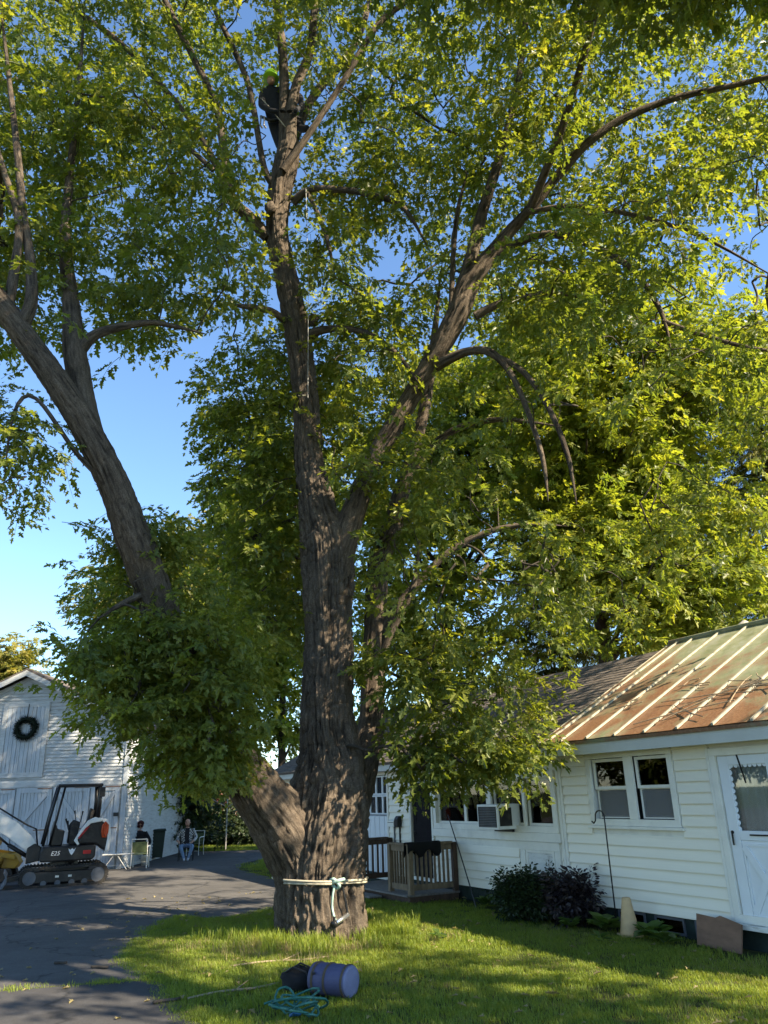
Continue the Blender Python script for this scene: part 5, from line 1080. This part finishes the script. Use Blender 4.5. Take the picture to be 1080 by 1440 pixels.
# ------------------------------------------------------------------ trees and shrubs behind
BSPR = [spray('back_spray', 'back_leaf', 40+s, n=16, length=.8, size=.20, droop=.35) for s in range(5)]
YSPR = [spray('yellow_spray', 'yellow_leaf', 60+s, n=14, length=.8, size=.22, droop=.2) for s in range(4)]
HSPR = [spray('hedge_spray', 'hedge_leaf', 80+s, n=16, length=.6, size=.15, droop=.2) for s in range(4)]
def bg_tree(name, label, base, blobs, sprays, per, group=None, trunk_r=.2, scale=1.0, sig=.55, cat='tree'):
    t = thing(name, label, cat, base, 0, group); rd = random.Random(int(base.x*10)+5)
    cs = []; tops = []
    for (c, rx, ry, rz_, n) in blobs:
        u = RNG.normal(0,1,(n,3)); u /= np.linalg.norm(u,axis=1)[:,None]; u *= (RNG.random(n)**.45)[:,None]; cs.append(np.array(c)+u*np.array((rx,ry,rz_))); tops.append(Vector(c))
    C = np.vstack(cs); C = C[C[:,2] > .3]
    top = max(tops, key=lambda q: q.z); mid = Vector((base.x+rd.uniform(-.3,.3), base.y, top.z*.45))
    b = MB(); b.tube(smoothp([Vector(base)-Vector((0,0,.2)), mid, top],6), [trunk_r*(1-.85*i/12) for i in range(13)], 10); b.build('trunk', 'twig_bark', t, smooth=True, world=True)
    lm = MB()
    for c in C[::max(1,len(C)//45)]:
        c = Vector(c); h = max(.25*c.z, min(c.z-1.2*rd.random()-(c.xy-base.xy).length*.5, top.z*.9)); k = min(1,h/top.z); a = (Vector(base).lerp(mid,k/.45) if k < .45 else mid.lerp(top,(k-.45)/.55))
        lm.tube(smoothp([a, a.lerp(c,.5)+Vector((0,0,.3)), c],3), [trunk_r*.3*(1-.8*i/6) for i in range(7)], 5)
    stuff(lm.build('limbs', 'twig_bark', t, smooth=True, world=True))
    P, D = crown_points(C, per, sig); kp = keep_gap(P,1.0); P, D = P[kp], D[kp]; P = P[P[:,2] > .15] if True else P; D = RNG.normal(0,1,P.shape)
    ROT = np.stack([RNG.normal(0,.4,len(P)), RNG.normal(.1,.4,len(P)), RNG.uniform(0,6.28,len(P))],1)
    instancer('crown', P, ROT, RNG.uniform(.75,1.25,len(P))*scale, RNG.integers(0,len(sprays),len(P)), sprays, t); return t
def c3(px, py, Y): return tuple(at(px,py,Y))
def base_at(px, Y): p = at(px,1190,Y); p.z = 0; return p
bg_tree('broadleaf_tree', 'leafy green tree rising behind the shingle roofed end of the house', base_at(640,27), [(c3(620,700,27),4.2,3,4.5,130),(c3(700,560,27),4.0,3,3.6,110),(c3(600,900,26),3.4,2.5,3,70)], BSPR, 9, 'green trees behind the house', .35)
bg_tree('broadleaf_tree', 'yellow green tree rising behind the metal roof of the house', base_at(880,23.5), [(c3(860,640,22),3.8,2.0,3.4,130),(c3(900,800,21.5),3.6,1.6,2.2,90),(c3(990,500,22),3.4,2,2.6,70),(c3(780,480,23),3,2.0,2.6,70)], BSPR, 10, 'green trees behind the house', .35)
bg_tree('broadleaf_tree', 'slender tree with forked bare trunk beyond the left end of the house', base_at(395,34), [(c3(380,930,34),2.4,2,3.2,60),(c3(345,860,35),2.4,2,3.0,50),(c3(400,700,35),3,2.5,4.5,80),(c3(395,1020,34),1.6,1.5,1.6,18)], BSPR, 9, None, .22)
bg_tree('yellowing_tree', 'tall pale yellow tree far behind the driveway', base_at(290,52), [(c3(305,830,52),4.0,3,5.0,80),(c3(325,780,52),2.4,2,3.4,40),(c3(255,790,52),1.4,1.2,3.2,26),(c3(160,830,52),3,2,2.6,30),(c3(250,930,50),6,3,3,60)], YSPR, 9, None, .35, 1.2, .7)
bg_tree('yellowing_tree', 'pale yellow tree showing over the barn roof', base_at(-10,50), [(c3(-10,950,50),3.0,2.5,2.6,60)], YSPR, 9, None, .3, 1.2, .7)
bg_tree('dark_evergreen', 'dark dense evergreen shading the sitter at the driveway end', base_at(245,36), [(c3(245,1130,36),1.7,1.4,2.1,60),(c3(250,1070,36),1.5,1.3,2.0,50),(c3(225,1160,36.5),1.2,1,1.2,26)], HSPR, 12, None, .25)
bg_tree('flowering_bush', 'tall bush with pink blossoms beyond the driveway', base_at(300,42), [(c3(300,1125,42),1.8,1.4,1.6,36)], HSPR, 10, None, .1, 1.0, .5, 'bush')
PSP = [spray('flower_spray', 'pink_flower', 95+s, n=14, length=.35, size=.12, droop=.2, half=[(0,0),(.2,.3),(.6,.4),(1,0)]) for s in range(2)]
fb = [o for o in COL.objects if o.name.startswith('flowering_bush')][0]
Pn = np.vstack([np.array(c3(px,py,41))+RNG.normal(0,.22,(14,3)) for px, py in ((292,1108),(286,1118),(300,1102),(316,1130),(296,1135),(288,1137),(303,1140))])
instancer('blossoms', Pn, RNG.uniform(0,6.28,Pn.shape), RNG.uniform(.8,1.3,len(Pn)), RNG.integers(0,2,len(Pn)), PSP, fb)
HB = [(225,42),(258,41),(292,40.5),(326,40.5),(360,40),(395,40)]
for i, (px, Y) in enumerate(HB):
    bg_tree('hedge_shrub', ['dark hedge shrub beside the barn corner','dark hedge shrub behind the plaid shirt sitter','dark hedge shrub left of the clothesline pole','dark hedge shrub right of the clothesline pole','dark hedge shrub before the pale shed wall','dark hedge shrub beside the maple trunk'][i], base_at(px,Y), [(c3(px,1165,Y),1.3,.9,1.1,40)], HSPR, 9, 'hedge at the end of the driveway', .06, 1, .35, 'hedge')
# pale low shed wall beyond the hedge
shd = thing('pale_shed', 'low pale shed seen through the hedge beyond the driveway', 'shed', base_at(345,44))
MB().box((-1.8,0,0),(1.8,2.5,1.9)).build('wall', 'white_siding', shd); MB().prism([(-2,1.91),(2,1.91),(0,2.7)], -.2, 2.7, 'y').build('roof', 'shingle', shd); MB().box((-.4,-.04,0),(.4,-.002,1.7)).build('door', 'white_door', shd)
# spruces behind the house
def needle_spray(seed):
    rd = random.Random(seed); V=[]; F=[]; lv=[]; n=70
    for k in range(n):
        t = rd.random(); p = Vector((t*1.0, 0, -.15*t*t)); side = rd.choice((-1,1)); q = p+Vector((rd.uniform(.05,.25), side*rd.uniform(.06,.26)*(1.1-t), rd.uniform(-.22,.04)))
        s_ = Vector((rd.uniform(-1,1),rd.uniform(-1,1),0)).normalized()*.014; o_ = len(V); V += [tuple(p-s_),tuple(p+s_),tuple(q)]; F.append((o_,o_+1,o_+2)); lv.append(rd.random())
    return source('needle_spray', V, F, 'needle', lv)
NSPR = [needle_spray(s) for s in range(4)]
def spruce(label, base, h, rmax, group):
    t = thing('spruce_tree', label, 'tree', base, 0, group); rd = random.Random(int(h*10)); b = MB(); b.tube([base-Vector((0,0,.2)), base+Vector((0,0,h*.5)), base+Vector((.1,0,h))], [.30,.18,.03], 10); b.build('trunk', 'twig_bark', t, smooth=True, world=True)
    lm = MB(); P=[]; ROT=[]; S_=[]; z = h*.10
    while z < h*.98:
        rr = rmax*(1-z/h)**.8+.2; m = 9
        for k in range(m):
            a = 6.283*k/m+rd.uniform(-.3,.3); r_ = rr*rd.uniform(.75,1.1); d = Vector((math.cos(a),math.sin(a),0)); p0 = base+Vector((0,0,z)); pts = [p0, p0+d*r_*.5+Vector((0,0,-.02*r_)), p0+d*r_+Vector((0,0,-.26*r_))]
            lm.tube(pts, [.03,.02,.008], 4)
            for j in range(int(3+r_*4.5)):
                u = rd.uniform(.15,1); q = (pts[0].lerp(pts[1],u*2) if u < .5 else pts[1].lerp(pts[2],u*2-1)); P.append(tuple(q)); ROT.append((rd.gauss(0,.15), rd.gauss(.15,.15), a+rd.gauss(0,.7))); S_.append(rd.uniform(.8,1.35))
        z += rd.uniform(.38,.55)
    stuff(lm.build('limbs','twig_bark',t,world=True)); instancer('crown', P, ROT, S_, [rd.randrange(4) for _ in P], NSPR, t)
for lab, px, Y, h, r_ in (('tall spruce with drooping boughs rising behind the roof vent pipe',1035,27,17,2.8),('dark spruce with bare lower trunk behind the shingle roof',822,26,12,2.4),('tall spruce standing behind the right end of the metal roof',1190,26,18,3.2)): spruce(lab, base_at(px,Y), h, r_, 'spruces behind the house')

nb = gnd(560,1400)+sun_dir*15.5; nb2 = gnd(800,1420)+sun_dir*15.5; nb3 = gnd(380,1420)+sun_dir*15  # added tree out of view: crown set along sun rays to cast shade
bg_tree('broadleaf_tree', 'unseen added tree right of the lawn, shading the lawn and left leaf clump', Vector((12.5,.5,0)), [(tuple(nb),3.0,2.2,1.9,15),(tuple(nb2),3.0,2.2,1.9,14),(tuple(nb3),2.4,2.0,1.6,12)]+[(tuple(at(x,y,11.6)+sun_dir*t), 1.5,1.5,1.4,20) for x, y, t in ((220,960,18),(150,930,19),(300,1040,18),(180,1040,20),(260,860,17),(110,990,20))], SPR, 11, None, .3, 1.3, .5)
# shrubs and bed plants by the house
SSPR = [spray('shrub_spray', 'shrub_leaf', 110+s, n=18, length=.22, size=.06, droop=-.2, half=[(0,0),(.3,.2),(.7,.18),(1,0)]) for s in range(4)]
PUR = [spray('purple_spray', 'purple_leaf', 120+s, n=14, length=.25, size=.08, droop=.1, half=[(0,0),(.3,.22),(.7,.2),(1,0)]) for s in range(3)]
def shrub(name, label, base, blobs, sprays, per):
    t = thing(name, label, 'shrub', base); C = []
    for c, rx, rz_, n in blobs:
        u = RNG.normal(0,1,(n,3)); u /= np.linalg.norm(u,axis=1)[:,None]; u *= (RNG.random(n)**.35)[:,None]; C.append(np.array(base)+np.array(c)+u*np.array((rx,rx*.8,rz_)))
    C = np.vstack(C); C = C[C[:,2] > .05]; b = MB()
    for c in C[::3]: b.tube([Vector(base)+Vector((RNG.normal(0,.06),RNG.normal(0,.05),0)), Vector(base).lerp(Vector(c),.5)+Vector((0,0,.08)), Vector(c)], [.012,.008,.004], 4)
    stuff(b.build('stems', 'twig_bark', t, world=True)); P, D = crown_points(C, per, .07); P = P[P[:,2] > .03]
    ROT = np.stack([RNG.normal(0,.4,len(P)), RNG.normal(-.5,.5,len(P)), RNG.uniform(0,6.28,len(P))],1); instancer('foliage', P, ROT, RNG.uniform(.8,1.25,len(P)), RNG.integers(0,len(sprays),len(P)), sprays, t)
shrub('round_shrub', 'dense dark green rounded shrub below the access panel', hw(3.62,.68,0), [((0,0,.34),.52,.32,110)], SSPR, 5)
shrub('leafy_shrub', 'sparse dark purple shrub between the green shrub and shepherd hook', hw(2.72,.5,0), [((0,0,.30),.28,.24,26),((.06,0,.54),.20,.18,14)], PUR, 4)
def hosta(base, n, L_, label):
    rd = random.Random(int(base.x*100)); V=[]; F=[]; lv=[]
    hh_ = [(0,0),(.15,.2),(.4,.3),(.7,.22),(1,0)]
    for k in range(n):
        a = rd.uniform(0,6.283); d = Vector((math.cos(a),math.sin(a),rd.uniform(.2,.9))); leaf(V,F,lv,Vector((d.x*.03,d.y*.03,.05+rd.random()*.08)), d, Vector((-d.x*.5,-d.y*.5,1)), L_*rd.uniform(.7,1.2), rd.random(), .2, hh_)
    me = bpy.data.meshes.new('bed_plant'); me.from_pydata(V,[],F); me.materials.append(MATS['hosta_leaf']); a = me.attributes.new('lv','FLOAT','FACE'); a.data.foreach_set('value', np.array(lv,np.float32)); o = bpy.data.objects.new('bed_plant', me); COL.objects.link(o); o.location = base; tag(o, label, 'plant')
for s, o_, n, L_, lab in ((1.98,.55,26,.30,'broad leaved plant at the foot of the tan cone, toward the hook'),(1.12,.5,24,.28,'broad leaved plant between the tan cone and plywood board'),(.75,.62,14,.20,'small leafy plant before the plywood board'),(2.5,.75,16,.18,'small leafy weed between the purple shrub and lawn'),(5.35,.35,20,.2,'small leafy weed at the foot of the leaning pole')): hosta(hw(s,o_,0), n, L_, lab)
for px, py, n, lab in ((618,1262+65,12,'broad leafy weed in the sunlit lawn'),(435,1296,10,'leafy sprout growing at the maple trunk base'),(845,1330,10,'leafy weed in the lawn before the flower bed')): hosta(gnd(px,py), n, .13, lab)

# ------------------------------------------------------------------ grass
def tuft(seed, n, rad, h, mat, wdt=.006):
    rd = random.Random(seed); V=[]; F=[]; lv=[]
    for k in range(n):
        a = rd.uniform(0,6.283); r_ = rad*math.sqrt(rd.random()); p = Vector((r_*math.cos(a), r_*math.sin(a), -.005)); b_ = rd.uniform(0,6.283); hh_ = h*rd.uniform(.5,1.2); l_ = Vector((math.cos(b_),math.sin(b_),0))*hh_*rd.uniform(.1,.75); s_ = Vector((-math.sin(b_),math.cos(b_),0))*wdt/2
        o_ = len(V); m_ = p+l_*.35+Vector((0,0,hh_*.6)); V += [tuple(p-s_),tuple(p+s_),tuple(m_+s_*.8),tuple(m_-s_*.8),tuple(p+l_+Vector((0,0,hh_*.92)))]; F += [(o_,o_+1,o_+2,o_+3),(o_+3,o_+2,o_+4)]; v = rd.random(); lv += [v,v]
    return source('grass_tuft', V, F, mat, lv)
GR = [tuft(s, 46, .15, .06, 'grass_blade') for s in range(5)]; GL = [tuft(20+s, 34, .12, .19, 'grass_blade', .008) for s in range(3)]; GD = [tuft(30+s, 26, .14, .13, 'grass_dry', .006) for s in range(3)]
def scatter(n, x0, x1, y0, y1, cond):
    P = np.stack([RNG.uniform(x0,x1,n), RNG.uniform(y0,y1,n), np.zeros(n)],1); return P[cond(P)]
HQ = [tuple(hw(S0,-.03,0)), tuple(hw(S1,-.03,0)), tuple(hw(S1,-DEEP,0)), tuple(hw(S0,-DEEP,0))]; PQ = [tuple(hw(6.7,0,0)),tuple(hw(9.75,0,0)),tuple(hw(9.75,1.6,0)),tuple(hw(6.7,1.22,0))]
def off_hard(P): return ~inpoly(P[:,0],P[:,1],DRV) & ~inpoly(P[:,0],P[:,1],APR) & ~inpoly(P[:,0],P[:,1],HQ) & ~inpoly(P[:,0],P[:,1],PQ) & (np.hypot(P[:,0]-TB.x, P[:,1]-TB.y) > .72)
dist_h = lambda P: (P-np.array(HP))@np.array(HN)
g1 = scatter(15000, -4.6, 7.5, 5.0, 22, lambda P: off_hard(P) & ((dist_h(P) > .55) | (RNG.random(len(P)) < .15)))
def rz(n): return np.stack([np.zeros(n), np.zeros(n), RNG.uniform(0,6.28,n)],1)
patch = vnoise(g1*.9+30); hs = .75+.6*vnoise(g1*.7)
o = instancer('lawn_grass', g1, rz(len(g1)), hs, RNG.integers(0,5,len(g1)), GR); o['label'] = 'mown green lawn grass between the driveway and the house'; o['category'] = 'grass'
dm = (vnoise(g1*1.3+50) > .62) & (RNG.random(len(g1)) < .6) | ((np.hypot(g1[:,0]+3.2, g1[:,1]-12.3) < 1.5) & (RNG.random(len(g1)) < .35)); g2 = g1[dm]
o = instancer('dry_grass', g2, rz(len(g2)), RNG.uniform(.25,.5,len(g2)), RNG.integers(0,3,len(g2)), GD); o['label'] = 'dry straw coloured grass patches in the lawn'; o['category'] = 'grass'
a = RNG.uniform(0,6.28,520); r_ = .80+np.abs(RNG.normal(0,.38,520)); g3 = np.stack([TB.x+np.cos(a)*r_, TB.y+np.sin(a)*r_, 0*a],1); g3 = g3[off_hard(g3)]; g3 = g3[vnoise(g3*1.6+3) > .36]
o = instancer('long_grass', g3, rz(len(g3)), RNG.uniform(.6,1.25,len(g3)), RNG.integers(0,3,len(g3)), GL); o['label'] = 'long uncut grass round the base of the maple trunk'; o['category'] = 'grass'
a = RNG.uniform(-3.0,-.3,110); r_ = 1.05+np.abs(RNG.normal(0,.6,110)); g3 = np.stack([TB.x+np.cos(a)*r_, TB.y+np.sin(a)*r_, 0*a],1); g3 = g3[vnoise(g3*1.7+9) > .42]
o = instancer('dry_long_grass', g3, rz(len(g3)), RNG.uniform(.7,1.3,len(g3)), RNG.integers(0,3,len(g3)), GD); o['label'] = 'pale dry long grass before the maple trunk'; o['category'] = 'grass'
t_ = RNG.random(170); g4 = np.stack([J0.x+(J1.x-J0.x)*t_, J0.y+(J1.y-J0.y)*t_-.03+RNG.normal(0,.03,170)+.02*np.sin(t_*9), np.full(170,.0)],1)
o = instancer('joint_grass', g4, rz(170), RNG.uniform(.2,.55,170)*(.3+.8*t_), RNG.integers(0,5,170), GR); o['label'] = 'grass growing in the joint across the driveway'; o['category'] = 'grass'
ep = np.array([tuple(p) for p in E2[:70]]); g5 = np.repeat(ep, 6, 0)+RNG.normal(0,.07,(len(ep)*6,3)); g5[:,2] = .0
o = instancer('edge_grass', g5, rz(len(g5)), RNG.uniform(.5,1.1,len(g5)), RNG.integers(0,5,len(g5)), GR); o['label'] = 'ragged grass fringe along the driveway edge'; o['category'] = 'grass'
g6 = scatter(9000, -26, 8, 21, 48, lambda P: off_hard(P) & ~((P[:,0] < BX1) & (P[:,0] > BX0) & (P[:,1] > BY)))
o = instancer('yard_grass', g6, rz(len(g6)), RNG.uniform(1,1.8,len(g6)), RNG.integers(0,5,len(g6)), GR); o['label'] = 'sunlit yard grass beyond the far end of the driveway'; o['category'] = 'grass'
# fallen leaves and sticks
FL = [source('fallen_leaf_%d'%s, *(lambda V,F,lv: (leaf(V,F,lv,Vector((0,0,.012)),Vector((1,0,.05)),Vector((.15*s-.2,.1,1)),.11,.5+.2*s,.25) or (V,F,'dry_grass_leaf' if 0 else 'grass_dry',lv)))([],[],[])) for s in range(3)]
g7 = scatter(420, -6, 4, 6.5, 20, lambda P: ~inpoly(P[:,0],P[:,1],HQ)); g7[:,2] = np.where(off_hard(g7), .05, .02)
o = instancer('fallen_leaves', g7, rz(len(g7)), RNG.uniform(.35,.95,len(g7)), RNG.integers(0,3,len(g7)), FL); o['label'] = 'scattered pale fallen maple leaves on lawn and driveway'; o['category'] = 'leaves'
for i, (px, py, L_, a_, lab) in enumerate(((395,1356,1.3,20,'long pale dry branch lying on the grass before the trunk'),(330,1398,1.1,35,'bent dry branch lying on the lawn edge by the driveway'),(140,1364,.25,-10,'short dark stick lying on the shaded driveway'),(235,1412,.3,30,'short dark stick lying on the driveway apron edge'),(85,1358,.18,0,'small dark chip of bark on the shaded driveway'))):
    p = gnd(px,py)+Vector((0,0,.035)); d = Vector((math.cos(R(a_)),math.sin(R(a_)),0)); s_ = Vector((-d.y,d.x,0)); b = MB(); b.tube(smoothp([p-d*L_/2, p-d*L_*.15+s_*.06*L_, p+d*L_*.2-s_*.04*L_, p+d*L_/2],4), [.018 if L_ < .5 else .014]*12+[.006], 6)
    if L_ > .5: b.tube([p, p+d*.25*L_+s_*.22*L_+Vector((0,0,.03))], [.010,.004], 5)
    tag(b.build('fallen_branch', 'dry_stick' if L_ > .5 else 'twig_bark', None, smooth=True), lab, 'branch')

for i, (s_, o_, L_, a_, lab) in enumerate(((.15,-.35,1.5,15,'tangle of dead twigs lying low on the rusty metal roof'),(.9,-1.0,.6,60,'small dead twig lying mid slope on the metal roof'),(-.5,-.7,1.0,-20,'forked dead twig caught on a roof seam above the storm door'),(2.0,-.6,.5,40,'short dead twig lying by the left edge of the metal roof'))):
    rd = random.Random(i+70); b = MB()
    for k in range(7 if L_ > .8 else 3):
        x, y = s_+rd.gauss(0,.15)*L_, o_+rd.gauss(0,.12)*L_; a = R(a_)+rd.gauss(0,.6); l_ = L_*rd.uniform(.3,.6); q = []
        for t in (-1,-.3,.3,1): xx, yy = x+math.cos(a)*l_*t+rd.gauss(0,.04), y+math.sin(a)*l_*t*.6+rd.gauss(0,.04); q.append(hw(xx,yy,slope(yy)+.055))
        b.tube(smoothp(q,4), .008, 4)
    for k in range(8 if L_ > .8 else 3):
        x, y = s_+rd.gauss(0,.3)*L_, o_+rd.gauss(0,.2)*L_; c_ = hw(x,y,slope(y)+.03); b.add([c_+HD*.05, c_+HN*.04+Vector((0,0,-.01)), c_-HD*.05+Vector((0,0,.02)), c_-HN*.04+Vector((0,0,.02))], [(0,1,2,3)])
    tag(b.build('dead_twig', 'dry_stick', None), lab, 'twig')
